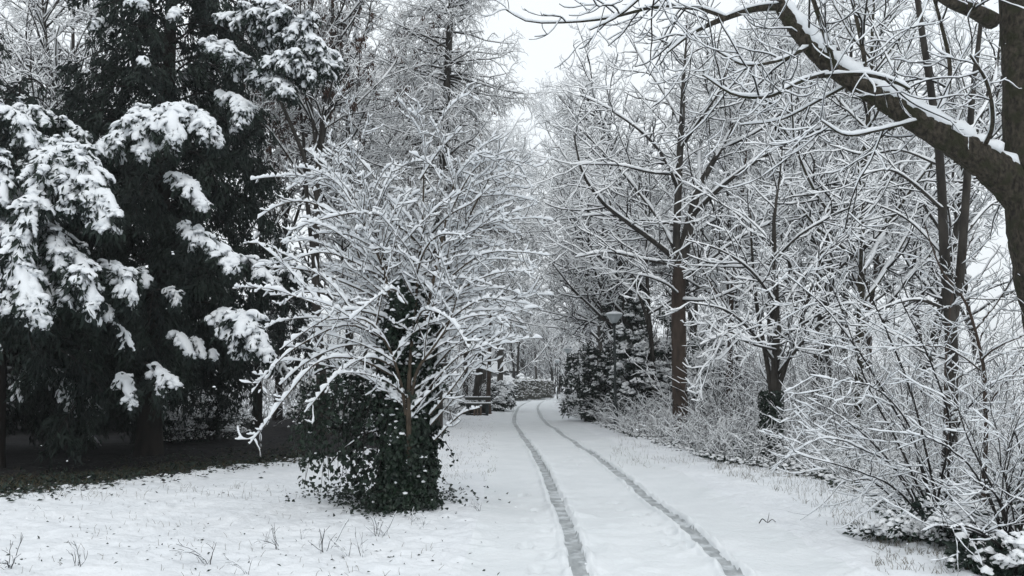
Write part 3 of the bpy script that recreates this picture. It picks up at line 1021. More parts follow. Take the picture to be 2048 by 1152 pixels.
# further trees of the wood: copies of the ones above, each a thing of its own
CP_LIST = [
    (w1, 1560, 40, 1.0, 'bare tree deep in the wood between the forked trunk and the ivy footed tree'),
    (w2, 1400, 46, 1.05, 'bare tree far back straight behind the forked red brown trunk'),
    (w4, 1840, 36, .95, 'bare tree far back between the leaning dark stems and the twin stems'),
    (w3, 1330, 52, 1.1, 'leaning many stemmed tree far behind the snow laden evergreen'),
    (w5, 1680, 38, 1.0, 'upright dark tree behind the straight grey green trunk'),
    (w2, 1230, 64, 1.1, 'bare tree far behind the nearest lamp head'),
    (w1, 1235, 78, 1.2, 'bare tree far off hidden behind the broad dark evergreen'),
    (w4, 1195, 88, 1.1, 'bare tree beyond the far bend right of the lamps'),
    (w9, 560, 38, 1.0, 'bare tree glimpsed between the dark conifer and the seed hung tree'),
    (w10, 760, 37, .9, 'upright bare tree between the seed hung tree and the larch'),
    (w11, 290, 44, 1.1, 'large bare tree hidden far behind the dark conifer'),
    (w13, 900, 64, 1.05, 'bare tree far back left of the bench'),
    (w4, 935, 92, .95, 'bare tree far off well left of the house'),
    (w12, 945, 78, 1.1, 'bare tree far off between the bench and the house'),
    (w2, -80, 40, 1.1, 'big bare tree at the far left edge behind snowy boughs'),
    (w5, 830, 50, 1.0, 'bare tree far back left of the larch trunk'),
    (w9, 800, 42, 1.1, 'many stemmed bare tree far behind the gap between seed hung tree and larch'),
    (w7, 700, 36, 1.0, 'bare tree just behind the seed hung tree on its right'),
    (w4, 930, 52, 1.05, 'bare tree behind the larch on its right side'),
    (w4, 1000, 70, 1.5, 'tall bare tree at the left path edge past the bench'),
    (w4, 1180, 64, 1.45, 'upright bare tree right of the path by the second lamp'),
    (w7, 1040, 118, 1.1, 'bare tree at the end of the path straight above the clipped hedge'),
    (w12, 1075, 128, 1.1, 'bare tree at the end of the path above the hedge end'),
    (w4, 1010, 125, 1.1, 'bare tree rising behind the house'),
    (w6, 1290, 44, 1.0, 'crooked bare tree behind the snow laden evergreen'),
    (w4, 1540, 30, .95, 'bare tree straight behind the small ivy footed tree'),
    (w1, 1165, 112, 1.2, 'slender bare tree far off right of the second lamp'),
    (w3, 720, 46, 1.0, 'leaning bare tree far behind the seed hung tree'),
    (w14, 1450, 27, .9, 'brown stemmed young tree right of the forked trunk'),
    (w8, 1610, 24, 1.0, 'thin young tree beside the low thick dark trunk'),
    (w8, 1310, 31, 1.1, 'thin young tree growing up through the snow laden evergreen'),
    (w14, 1720, 31, 1.0, 'slim brown tree behind the straight grey green trunk'),
]
rng = np.random.default_rng(77)
for src, px, Y, s, lab in CP_LIST:
    if s:
        copy_thing(src, (X(px, Y), Y, 0), rng.random() * 6.28, s, lab, 'bare trees of the wood')
for t_ in (w1, w2, w3, w4, w5, w6, w7, w8, w9, w10, w11, w12, w13, w14):
    t_['group'] = 'bare trees of the wood'


# ------------------------------------------------------------------ conifers
def needle_sprays(mb, rng, P, R, per_m, L, W, hang=.8, jit=.04):
    """Flat scaly sprays hanging off branches P."""
    N, K1, _ = P.shape
    Ls = plen(P)
    cnt = np.floor(Ls * per_m + rng.random(N)).astype(int)
    idx = np.repeat(np.arange(N), cnt)
    n = len(idx)
    x = rng.random(n) * (K1 - 1 - 1e-6)
    i = x.astype(int)
    f = (x - i)[:, None]
    c = P[idx, i] * (1 - f) + P[idx, i + 1] * f + rng.normal(0, jit, (n, 3))
    pd = nrm(P[idx, i + 1] - P[idx, i])
    d = nrm(pd * .8 + rng.normal(0, .32, (n, 3)) - V(0, 0, hang * .6))
    l = L * (.5 + rng.random(n))
    cards(mb, c, d, rnd_dirs(rng, n), l, W * (.6 + .8 * rng.random(n)), fold=.15)


def bough(rng, wood, leaf, snw, pts, width, snowk=1.0, leafk=1.0, r=.03, fine=1.0):
    """One drooping bough along pts: side sprays that hang like fingers, needles below, snow on top."""
    P, R = resample(pts, np.linspace(r, r * .3, len(pts)), 12)
    tube(wood, P, R, 5)
    L = plen(P)[0]
    per = 9.0 * fine
    p, d, _, rr, t, _ = spawn(rng, P, R, per_m=per, t0=.12, t1=1.0, ang=(35, 70), flat=.55)
    prof = np.sin(np.clip(t * .85 + .12, 0, 1) * np.pi) ** .7
    ln = width * (.55 + .55 * rng.random(len(p))) * np.maximum(prof, .3)
    BP, BR = walk(rng, p, d, ln, .011, .005, 6, .12, -.16, -.06)
    q, e, _, _, t2, _ = spawn(rng, BP, BR, per_m=12 * fine, t0=.1, t1=1.0, ang=(30, 60), flat=.5)
    ln2 = width * .34 * (.5 + .8 * rng.random(len(q)))
    CPp, CR = walk(rng, q, e, ln2, .006, .004, 4, .14, -.24, -.05)
    tube(wood, BP, BR, 3)
    needle_sprays(leaf, rng, BP, BR, 36 * leafk, .18, .056)
    needle_sprays(leaf, rng, CPp, CR, 36 * leafk, .15, .048)
    if snowk > 0:
        k = snowk
        P2 = P[:, 4:] if k < 1.05 or len(pts) > 4 else P[:, 3:]
        snow(snw, rng, resamp(P2, 12), resampr(R[:, -P2.shape[1]:], 12), (np.interp(np.arange(12), [0, 3, 11], [.3, 1, 1]) * .11 * k)[None], .85, lo=0, hi=.25, gap=.0, lump=.3, S=5)
        snow(snw, rng, resamp(BP, 9), resampr(BR, 9), .078 * k, 1.25, lo=0.02, hi=.30, gap=.0, lump=.3, S=5)
        snow(snw, rng, CPp, CR, .052 * k, 1.2, lo=0.02, hi=.28, gap=.05, lump=.35, S=5)


def dark_conifer(name, label, seed, px, Y, H, rad, nb, hand, r=.22, zlow=1.2, leafk=1.0, group=None, base=None, dust=.12, rootup=.15, dup=False, clear=None):
    """A conifer: straight trunk, whorls of hanging dark boughs, and hand set boughs that carry snow."""
    rng = np.random.default_rng(seed)
    b = V(X(px, Y), Y, 0) if base is None else np.asarray(base, float)
    o = thing(name, b, label, 'conifer', group)
    tm, lm, wm, sm = MB(), MB(), MB(), MB()
    P, R = walk(rng, (b - V(0, 0, .2))[None], V(0, 0, 1)[None], np.array([H]), r, r * .1, 16, .012, .02)
    R[:, 0] *= 1.35
    tube(tm, P, R, 12)
    for i in range(nb):
        f = (i + rng.random()) / nb
        z = zlow + (H - zlow) * f ** 1.15
        a = i * 2.399 + rng.normal(0, .25)
        Lb = rad * (1 - (z / H) ** 1.3) * (.7 + .4 * rng.random()) + .35
        dr = np.array([math.cos(a), math.sin(a), 0])
        if clear and dr[0] > .45 and z < clear:
            continue
        rz = b + V(0, 0, z)
        pts = [rz, rz + dr * Lb * .35 + V(0, 0, rootup * Lb), rz + dr * Lb * .7 + V(0, 0, .05 * Lb), rz + dr * Lb - V(0, 0, .22 * Lb)]
        bough(rng, wm, lm, sm, pts, .42 * Lb * .7 + .18, (.7 if rng.random() < dust * .45 else 0), leafk * .75, r=.028, fine=.75)
    hb = []
    extra = []
    for spec in hand:
        if dup and spec[1] >= .26 and spec[2] >= .9:
            for _ in range(2):
                dx, dy, dY = rng.normal(0, 16), rng.normal(8, 14), rng.normal(.15, .2)
                extra.append(([(a + dx * (i > 0), b2 + dy * (i > 0), c2 + dY) for i, (a, b2, c2) in enumerate(spec[0])], spec[1] * .85, spec[2]))
    for spec in list(hand) + extra:
        pts, width, k = spec[0], spec[1], spec[2]
        bough(rng, wm, lm, sm, [at(*q) for q in pts], width, k, leafk * .8, r=.022, fine=spec[3] if len(spec) > 3 else 2.0)
    tm.build('trunk', M['shadebark'], o)
    wm.build('branches', M['twig'], o)
    lm.build('foliage', M['conifer'], o, smooth=False)
    sm.build('snow_cover', M['snow'], o)
    return o


C2 = [  # front left conifer: snow blankets
    ([(60, 300, 14.6), (95, 305, 13.9), (90, 345, 13.3), (60, 430, 12.9), (25, 560, 12.7)], .42, 1.1),
    ([(100, 280, 14.5), (130, 300, 13.9), (165, 350, 13.4), (205, 425, 13.1)], .48, 1.1),
    ([(60, 330, 14.2), (110, 330, 13.7), (140, 370, 13.3), (140, 430, 13.1)], .38, 1.0),
    ([(110, 500, 14.0), (150, 510, 13.4), (170, 550, 13.0), (185, 615, 12.8)], .42, 1.1),
    ([(120, 520, 14.0), (140, 520, 13.4), (140, 560, 13.1), (130, 600, 12.9)], .30, 1.0),
    ([(190, 530, 14.2), (235, 535, 13.7), (255, 565, 13.4), (265, 600, 13.3)], .30, 1.0),
    ([(10, 520, 13.6), (35, 540, 13.0), (50, 590, 12.7), (65, 650, 12.5)], .32, 1.1),
    ([(-30, 540, 13.6), (5, 545, 13.0), (15, 590, 12.7), (20, 630, 12.5)], .30, 1.1),
    ([(-40, 220, 14.8), (0, 215, 14.2), (45, 240, 13.9), (60, 290, 13.7)], .34, .9),
    ([(0, 225, 15.2), (40, 215, 14.8), (75, 225, 14.5), (95, 250, 14.4)], .28, .8),
    ([(-60, 300, 14), (-20, 305, 13.4), (0, 350, 13.1), (5, 410, 12.9)], .36, 1.1),
    ([(60, 250, 15.6), (110, 240, 15.2), (150, 260, 15), (180, 300, 14.9)], .34, .75),
    ([(40, 255, 15), (60, 248, 14.7), (58, 262, 14.4), (60, 285, 14.3)], .2, .9),
    ([(110, 290, 15.3), (160, 300, 14.9), (190, 330, 14.7), (205, 360, 14.6)], .3, .7),
    ([(180, 615, 14.0), (205, 612, 13.6), (212, 625, 13.4), (218, 645, 13.3)], .16, .9),
    ([(205, 640, 14.6), (230, 650, 14.1), (250, 668, 13.9), (262, 695, 13.8)], .26, .5, 1.0),
    ([(60, 450, 14.2), (90, 460, 13.7), (110, 490, 13.4), (120, 530, 13.2)], .30, 1.0),
    ([(-20, 450, 13.4), (10, 455, 13.0), (30, 480, 12.8), (40, 530, 12.6)], .34, 1.1),
    ([(180, 400, 14.6), (215, 410, 14.2), (228, 440, 14.0), (232, 470, 13.9)], .2, .8),
    ([(75, 480, 14.0), (85, 490, 13.6), (90, 520, 13.4), (92, 560, 13.3)], .26, 1.0),
    ([(-60, 640, 13.0), (-30, 650, 12.6), (-10, 700, 12.4)], .3, .6),
]
C1 = [  # the tall dark conifer: single snow laden fans
    ([(400, 40, 18.5), (500, 28, 17.2), (580, 40, 16.5), (630, 90, 16.2), (655, 135, 16.1)], .62, 1.25),
    ([(480, 60, 17.8), (560, 55, 16.8), (600, 80, 16.4), (620, 130, 16.2)], .55, 1.2),
    ([(420, 130, 17.8), (520, 135, 16.6), (580, 120, 16.1), (625, 150, 15.9)], .55, 1.2),
    ([(480, 160, 17.4), (530, 150, 16.4), (560, 165, 16), (580, 190, 15.8)], .40, 1.1),
    ([(420, 180, 17.4), (470, 195, 16.5), (488, 215, 16.2), (470, 260, 16.0)], .38, 1.1),
    ([(430, 85, 17.2), (455, 90, 16.6), (470, 115, 16.4), (440, 110, 16.3)], .30, 1.0),
    ([(395, 80, 17.2), (415, 85, 16.6), (428, 98, 16.4), (440, 108, 16.3)], .24, 1.0),
    ([(280, 118, 17), (288, 122, 16.4), (285, 130, 16.2)], .16, 1.0),
    ([(350, 225, 16.6), (330, 225, 15.4), (285, 245, 14.9), (240, 275, 14.7), (200, 310, 14.6)], .52, 1.3),
    ([(345, 220, 16.4), (352, 215, 15.4), (345, 245, 14.9), (350, 290, 14.8)], .48, 1.3),
    ([(360, 235, 16.2), (395, 228, 15.4), (412, 255, 15.1), (425, 290, 15)], .34, 1.1),
    ([(300, 225, 16), (280, 220, 15.4), (270, 232, 15.2), (265, 246, 15.1)], .22, 1.0),
    ([(320, 260, 15.8), (300, 265, 15.1), (292, 290, 14.8), (285, 318, 14.7)], .30, 1.2),
    ([(395, 275, 16), (420, 262, 15.3), (432, 275, 15.1), (436, 292, 15)], .20, 1.1),
    ([(330, 345, 16.2), (365, 360, 15.3), (388, 385, 15), (405, 415, 14.9)], .30, 1.2),
    ([(360, 440, 16.2), (385, 470, 15.3), (420, 490, 15), (460, 545, 14.8)], .30, 1.15),
    ([(400, 478, 15.8), (440, 490, 15.2), (455, 510, 15), (470, 540, 14.9)], .28, 1.1),
    ([(470, 520, 16.6), (500, 520, 16), (525, 545, 15.8), (560, 580, 15.7)], .34, 1.0),
    ([(520, 530, 16.6), (560, 525, 16.1), (585, 540, 15.9), (600, 570, 15.8)], .28, .9),
    ([(430, 625, 16.0), (470, 632, 15.0), (500, 655, 14.6), (530, 705, 14.4)], .50, 1.35),
    ([(440, 640, 15.8), (465, 645, 15.0), (475, 670, 14.7), (490, 705, 14.6)], .40, 1.3),
    ([(340, 665, 16), (355, 672, 15.3), (370, 690, 15.1), (382, 712, 15)], .20, 1.0),
    ([(385, 675, 16), (395, 682, 15.5), (402, 700, 15.3), (405, 718, 15.2)], .14, .8),
    ([(420, 700, 16), (425, 705, 15.5), (428, 718, 15.3)], .12, .8),
    ([(230, 750, 15.8), (245, 758, 14.8), (255, 780, 14.5), (262, 815, 14.4)], .26, .9, 1.1),
    ([(290, 725, 15.8), (315, 735, 14.9), (335, 755, 14.6), (358, 770, 14.5)], .26, .9, 1.1),
    ([(290, 745, 15.6), (318, 752, 14.8), (325, 770, 14.6), (322, 790, 14.5)], .20, .85, 1.1),
    ([(310, 580, 16), (340, 580, 15.4), (352, 592, 15.2), (350, 615, 15.1)], .20, .6),
    ([(265, 540, 15.6), (285, 545, 15.2), (292, 560, 15), (290, 575, 14.9)], .14, .7),
    ([(500, 5, 18), (540, 5, 17), (560, 20, 16.6), (575, 40, 16.5)], .4, 1.1),
    ([(250, 8, 17.5), (275, 5, 16.8), (290, 15, 16.6)], .22, 1.0),
    ([(360, 20, 17), (350, 24, 16.5), (345, 40, 16.3)], .18, 1.0),
    ([(210, 40, 17.8), (195, 42, 17.2), (185, 60, 17)], .2, .8),
]
dark_conifer('conifer', 'tall black green conifer with separate snow fans on its bough ends', 501, 310, 19.0, 21, 3.4, 165, C1, r=.26, zlow=1.3, dust=.05, clear=2.9)
dark_conifer('conifer', 'front conifer at the left edge buried under thick blankets of drooping snow', 502, 10, 16.0, 8.0, 2.3, 46, C2, r=.16, zlow=1.5, dust=.5, dup=True)
dark_conifer('conifer', 'low dark conifer added to shut out light between the two snowy conifers', 503, 165, 21.0, 9, 3.0, 60, [], r=.2, zlow=1.0, leafk=.9, dust=.0)  # extra conifer, keeps the hollow under the boughs dark
dark_conifer('conifer', 'extra dark conifer far left, blocking light behind the snow blanketed one', 504, -130, 19.5, 13, 3.6, 70, [], r=.22, zlow=.9, leafk=.9, dust=.3)  # added out of view at the left to block light
dark_conifer('conifer', 'dark conifer back in the shade right of the tall black green conifer', 505, 520, 31.0, 10.5, 2.8, 56, [], r=.2, zlow=2.0, leafk=.9, dust=.25)
dark_conifer('conifer', 'dark conifer added deep behind the others to block the light there', 506, 90, 29.0, 8, 4.2, 80, [], r=.24, zlow=.5, leafk=.9, dust=.0)  # backing conifer added so no light comes through from behind
dark_conifer('conifer', 'dark conifer added behind the tall black green trunk to keep light out', 507, 250, 31.0, 8, 3.6, 80, [], r=.22, zlow=.5, leafk=.9, dust=.0)  # added behind the trunk to close off the light


# ------------------------------------------------------------------ the arching bush grown over an ivy stump
def arching_bush():
    rng = np.random.default_rng(606)
    Y = 11.2
    base = at(812, 1003, Y)
    base[2] = 0
    o = thing('arching_bush', base, 'large fountain shaped bare bush loaded with snow, its foot smothered in dark ivy', 'bush')
    st, tw, sm, iv, ivs, vine = MB(), MB(), MB(), MB(), MB(), MB()
    # stems from the foot
    SP = [[(815, 1010, Y, .05), (818, 900, Y - .35, .038), (817, 800, Y - .42, .034), (822, 700, Y - .35, .024), (835, 560, Y - .2, .018), (846, 420, Y, .013), (849, 240, Y, .004)],
          [(812, 830, Y - .42, .022), (800, 760, Y - .5, .02), (775, 690, Y - .6, .016), (730, 640, Y - .8, .012), (650, 640, Y - 1, .008)],
          [(822, 800, Y - .42, .022), (835, 740, Y - .5, .02), (870, 690, Y - .6, .016), (900, 640, Y - .6, .01), (920, 570, Y - .6, .006)],
          [(800, 1000, Y + .1, .06), (805, 850, Y + .1, .05), (800, 700, Y + .1, .04), (780, 560, Y + .1, .026), (740, 430, Y + .1, .014), (700, 310, Y + .1, .005)],
          [(835, 1000, Y + .1, .06), (845, 850, Y + .1, .05), (860, 700, Y + .1, .04), (890, 560, Y + .1, .025), (940, 430, Y + .1, .014), (1005, 310, Y + .1, .005)],
          [(810, 760, Y, .035), (790, 640, Y - .2, .028), (760, 520, Y - .4, .018), (700, 400, Y - .5, .009), (660, 350, Y - .5, .004)],
          [(830, 760, Y, .035), (850, 640, Y - .2, .028), (880, 500, Y - .3, .018), (905, 380, Y - .3, .009), (925, 330, Y - .3, .004)]]
    for s_ in SP:
        P, R = hand_limbs([s_], 16)
        tube(st, P, R, 8)
        snow(sm, rng, P, R, .04, .4, lo=.3, hi=.7)
    # hand set arching shoots, read off the photo
    A = [
        [(805, 620, Y, .016), (740, 560, Y - .2, .014), (690, 450, Y - .4, .012), (620, 405, Y - .5, .010), (560, 410, Y - .6, .007), (515, 438, Y - .6, .004)],
        [(830, 480, Y, .016), (780, 440, Y - .5, .013), (720, 425, Y - .8, .011), (640, 440, Y - .9, .009), (580, 462, Y - 1, .004)],
        [(800, 580, Y, .016), (720, 530, Y - .6, .013), (650, 505, Y - .8, .010), (580, 520, Y - .9, .007), (505, 535, Y - .9, .004)],
        [(800, 620, Y, .016), (700, 570, Y - .4, .013), (610, 540, Y - .5, .010), (540, 535, Y - .5, .005)],
        [(790, 660, Y, .016), (700, 600, Y - .6, .013), (610, 585, Y - .8, .010), (560, 612, Y - .9, .005)],
        [(800, 700, Y, .016), (700, 650, Y - .6, .013), (600, 690, Y - .9, .010), (540, 740, Y - 1, .007), (505, 785, Y - 1, .004)],
        [(800, 760, Y - .2, .016), (720, 720, Y - .8, .013), (640, 722, Y - 1.1, .011), (575, 790, Y - 1.2, .009), (530, 850, Y - 1.25, .006), (500, 888, Y - 1.25, .004)],
        [(800, 740, Y - .2, .016), (740, 715, Y - .9, .012), (680, 745, Y - 1.2, .009), (610, 825, Y - 1.3, .004)],
        [(845, 560, Y, .016), (890, 450, Y - .2, .013), (940, 350, Y - .3, .010), (990, 312, Y - .3, .006), (1035, 300, Y - .3, .003)],
        [(850, 600, Y, .016), (930, 530, Y - .3, .013), (980, 505, Y - .4, .010), (1050, 505, Y - .4, .007), (1098, 512, Y - .4, .004)],
        [(850, 640, Y, .016), (920, 580, Y - .4, .013), (980, 550, Y - .5, .010), (1030, 542, Y - .5, .006), (1065, 540, Y - .5, .004)],
        [(860, 470, Y, .014), (900, 430, Y - .4, .011), (945, 405, Y - .5, .008), (985, 370, Y - .5, .004)],
        [(850, 700, Y, .016), (900, 640, Y - .5, .012), (960, 600, Y - .7, .009), (1010, 600, Y - .7, .004)],
        [(850, 760, Y, .014), (900, 700, Y - .4, .012), (950, 660, Y - .5, .009), (990, 640, Y - .5, .004)],
        [(855, 780, Y - .3, .012), (915, 715, Y - .6, .010), (975, 690, Y - .7, .007), (1030, 672, Y - .7, .003)],
        [(850, 720, Y - .2, .012), (905, 650, Y - .6, .010), (965, 630, Y - .8, .007), (1015, 640, Y - .8, .003)],
        [(862, 850, Y - .2, .012), (905, 800, Y - .3, .010), (945, 740, Y - .4, .007), (985, 710, Y - .4, .003)],
        [(850, 520, Y, .012), (915, 470, Y + .1, .010), (980, 450, Y + .1, .007), (1030, 455, Y + .1, .003)],
        [(790, 700, Y - .2, .012), (700, 690, Y - .6, .010), (620, 720, Y - .7, .007), (560, 770, Y - .7, .003)],
        [(860, 830, Y - .3, .014), (910, 770, Y - .5, .012), (960, 700, Y - .6, .009), (1010, 660, Y - .6, .004)],
        [(870, 880, Y - .3, .012), (920, 830, Y - .5, .010), (960, 815, Y - .6, .004)],
        [(830, 560, Y - .2, .014), (850, 500, Y - .9, .012), (880, 470, Y - 1.2, .009), (930, 470, Y - 1.4, .005)],
        [(820, 620, Y - .2, .014), (790, 580, Y - 1.1, .012), (760, 590, Y - 1.5, .009), (700, 640, Y - 1.7, .005)],
        [(830, 650, Y - .2, .014), (850, 620, Y - 1.1, .012), (900, 640, Y - 1.5, .009), (940, 700, Y - 1.6, .005)],
        [(800, 440, Y, .012), (760, 370, Y, .010), (720, 320, Y, .007), (690, 285, Y, .003)],
        [(840, 360, Y, .010), (880, 300, Y, .008), (925, 255, Y, .004)],
        [(780, 440, Y, .012), (700, 390, Y - .1, .009), (640, 350, Y - .2, .005)],
        [(790, 640, Y - .2, .014), (700, 620, Y - 1, .011), (630, 650, Y - 1.2, .008), (560, 700, Y - 1.3, .004)],
        [(800, 600, Y, .012), (760, 480, Y + .2, .010), (690, 400, Y + .3, .007), (640, 330, Y + .3, .003)],
    ]
    AP, AR = hand_limbs(A, 18)
    # free shoots filling the crown
    stems = [hand_limbs([s_], 16) for s_ in SP]
    QP, QR = np.concatenate([a for a, _ in stems]), np.concatenate([b for _, b in stems])
    p, d, L, r, t, idx = spawn(rng, QP, QR, per_m=12.5, t0=.26, t1=.97, ang=(25, 60))
    hz = np.clip((p[:, 2] - .9) / 3.5, 0, 1)
    ln = (1.0 + 1.1 * rng.random(len(p))) * (1.15 - .55 * hz)
    d[:, 2] = np.abs(d[:, 2]) * .6 + .15
    d = nrm(d)
    FP, FR = walk(rng, p, d, ln, np.minimum(r * .7, .009), .0035, 14, .06, -.028, -.05)
    ok = FP[:, :, 2].min(1) > .45
    ok &= ~((d[:, 1] < -.25) & (p[:, 2] < 2.7) & (rng.random(len(p)) < .7))
    FP, FR = resamp(FP[ok], 19), resampr(FR[ok], 19)
    allP, allR = np.concatenate([AP, FP]), np.concatenate([AR, FR])
    tube(tw, allP, allR, 5)
    snow(sm, rng, resamp(allP, 46), resampr(allR, 46), .055, .28, lo=.10, hi=.55, gap=.2, lump=.7, S=5)
    # opposite side twigs
    p, d, L, r, t, idx = spawn(rng, allP, allR, per_m=8.0, t0=.1, t1=.99, ang=(38, 62), flat=.1)
    BP, BR = walk(rng, p, d, .07 + .24 * rng.random(len(p)) ** 1.6, .0055, .004, 6, .10, .05, .14)
    tube(tw, BP, BR, 4)
    snow(sm, rng, BP, BR, .034, .34, lo=.15, hi=.6, gap=.18, lump=.65, S=5)
    sel = rng.random(len(BP)) < .4
    p, d, L, r, t, idx = spawn(rng, BP[sel], BR[sel], per_m=8, t0=.3, t1=1, ang=(35, 60))
    DP, DR = walk(rng, p, d, .05 + .12 * rng.random(len(p)), .0038, .003, 4, .07, .05)
    tube(tw, DP, DR, 3)
    snow(sm, rng, DP, DR, .024, .5, lo=.1, hi=.5, gap=.1, lump=.5, S=4)
    # ivy: column over the old stump, curtain on the left
    col = resample([at(805, 1005, Y), at(808, 900, Y), at(812, 780, Y), at(815, 650, Y), at(812, 560, Y)], [1] * 5, 30)[0][0]
    n = 17000
    f = rng.random(n) ** 1.15
    x = f * (len(col) - 1.001)
    i = x.astype(int)
    c = col[i] + (col[i + 1] - col[i]) * (x - i)[:, None]
    rad = np.interp(f, [0, .1, .35, .6, .8, 1], [.50, .36, .36, .36, .36, .24]) * (.62 + .50 * rng.random(n) ** .8)
    a = rng.random(n) * 6.283
    rad = rad * (1 + .30 * (vnoise(a * 1.3, c[:, 2] * 2.2, 0, 71) - .5) * 2 + .26 * (vnoise(a * 4, c[:, 2] * 6, 0, 72) - .5))
    od = np.stack([np.cos(a), np.sin(a), np.zeros(n)], 1)
    c = c + od * rad[:, None]
    dd_ = nrm(od * .4 + rng.normal(0, .35, (n, 3)) - V(0, 0, .9))
    l = .028 + .07 * rng.random(n) ** 1.3
    cards(iv, c, dd_, nrm(od + rng.normal(0, .35, (n, 3)) + V(0, 0, .3)), l, l * 1.05)
    top = (rng.random(n) < np.interp(c[:, 2], [0, .8, 1.6, 3.2], [.006, .04, .2, .5]) * (vnoise(c[:, 0] * 5, c[:, 2] * 5, c[:, 1] * 5, 77) > .5))
    blobs(ivs, rng, c[top] + od[top] * .03 + V(0, 0, .02), .012 + .03 * rng.random(top.sum()) ** 2, .8)
    # inner wood of the stump
    tube(vine, col[None, ::3], np.interp(np.arange(len(col[::3])), [0, 3, 10], [.28, .20, .06])[None], 12)
    # curtain
    for k in range(30):
        u = rng.random()
        px0 = float(rng.choice([612, 628, 650, 676, 690, 716, 735, 752])) + rng.normal(0, 6)
        ytop = 715 + 60 * rng.random() + (40 if px0 < 640 else 0)
        yb = 998 - 170 * rng.random() ** 1.7
        Yc = Y - .35 + .9 * rng.random()
        pts = [at(px0 + 22, ytop, Yc), at(px0 + 10 * rng.normal(), (ytop + yb) / 2, Yc - .05), at(px0 - 6 + 10 * rng.normal(), yb, Yc)]
        P, R = resample(pts, [.007, .005, .003], 10)
        P[0, :, 2] = np.maximum(P[0, :, 2], .03)
        tube(vine, P, R, 4)
        m = int((32 + 55 * rng.random()) * plen(P)[0] / 1.3)
        cc = ivy_on(iv, rng, P[0], None, m, .06 + .05 * rng.random(), .066)
        tp = rng.random(m) < np.interp(cc[:, 2], [.2, .8, 1.6], [.0, .03, .12])
        blobs(ivs, rng, cc[tp] + V(0, 0, .03), .012 + .02 * rng.random(tp.sum()), .8)
    n2 = 560
    mp = np.array([at(a_, b_, Y - .15 + .5 * c_) for a_, b_, c_ in zip(rng.uniform(600, 775, n2), 735 + 95 * rng.random(n2) ** 1.3 + 12 * rng.normal(size=n2), rng.random(n2))])
    mp = mp[vnoise(mp[:, 0] * 4, mp[:, 2] * 4, 0, 75) > .40]
    cards(iv, mp, nrm(rng.normal(0, .5, mp.shape) - V(0, 0, .8)), nrm(rng.normal(0, .5, mp.shape) - V(0, .8, -.4)), .03 + .06 * rng.random(len(mp)), .055)
    tp = rng.random(len(mp)) < .12
    blobs(ivs, rng, mp[tp] + V(0, 0, .03), .012 + .02 * rng.random(tp.sum()), .8)
    # loose runners that trail out of the ivy
    for k in range(22):
        a0 = rng.random() * 6.28
        p0 = col[rng.integers(2, 20)] + V(math.cos(a0), math.sin(a0), 0) * .36
        P, R = walk(rng, p0[None], V(math.cos(a0), math.sin(a0), .2)[None], np.array([.35 + .4 * rng.random()]), .004, .002, 10, .14, -.13)
        P[:, :, 2] = np.maximum(P[:, :, 2], .03)
        tube(vine, P, R, 4)
        ivy_on(iv, rng, P[0], None, 16, .035, .055)
    # a branch holding the curtain
    for q in ([(800, 770, Y, .03), (730, 740, Y - .1, .026), (660, 735, Y, .02), (610, 760, Y, .01)],
              [(790, 850, Y, .022), (730, 870, Y - .1, .018), (680, 905, Y - .1, .014), (655, 935, Y - .1, .008)],
              [(800, 800, Y + .3, .025), (720, 780, Y + .3, .02), (640, 800, Y + .3, .012)]):
        P, R = hand_limbs([q], 10)
        tube(vine, P, R, 6)
        snow(sm, rng, P, R, .03, .3)
    # creeping leaves on the snow around the foot
    n = 1500
    px_ = rng.normal(775, 70, n)
    py_ = 1000 + rng.normal(0, 11, n) + 8 * np.cos((px_ - 775) / 60)
    g = np.array([gnd(a_, b_) for a_, b_ in zip(px_, py_)])
    g[:, 2] = ground_h(g[:, 0], g[:, 1]) + .01 + .06 * rng.random(n)
    cards(iv, g, nrm(rnd_dirs(rng, n) * V(1, 1, .4)), nrm(rng.normal(0, .5, (n, 3)) + V(0, 0, 1)), .045 + .03 * rng.random(n), .05)
    st.build('stems', M['tanbark'], o)
    tw.build('shoots', M['tanbark'], o)
    vine.build('ivy_wood', M['twig'], o)
    i_ = iv.build('ivy', M['ivy'], o, smooth=False)
    ivs.build('ivy_snow', M['snow'], i_)
    sm.build('snow_cover', M['snow'], o)


arching_bush()
HAZE = 0.0009


# ------------------------------------------------------------------ evergreen shrubs and hedge
def leaf_clumps(mb, sm, rng, C, rc, nleaf, leaf, snowk, up=.25, droop=.0, bs=(.03, .08), aspect=.5):
    """C: clump centres (N,3), rc radii; leaves through each clump and lumps of snow on its top."""
    N = len(C)
    idx = np.repeat(np.arange(N), nleaf)
    u = rnd_dirs(rng, len(idx)) * (rng.random((len(idx), 1)) ** .5)
    c = C[idx] + u * rc[idx][:, None] * V(1, 1, .75)
    d = nrm(u + rng.normal(0, .5, c.shape) + V(0, 0, -droop))
    n = nrm(rng.normal(0, .5, c.shape) + V(0, 0, 1))
    l = leaf * (.6 + .7 * rng.random(len(idx)))
    ok = c[:, 2] > .02
    cards(mb, c[ok], d[ok], n[ok], l[ok], l[ok] * aspect)
    if snowk > 0:
        t = (u[:, 2] > .25) & (rng.random(len(idx)) < snowk) & ok
        blobs(sm, rng, c[t] + V(0, 0, .02), bs[0] + (bs[1] - bs[0]) * rng.random(t.sum()), .55)


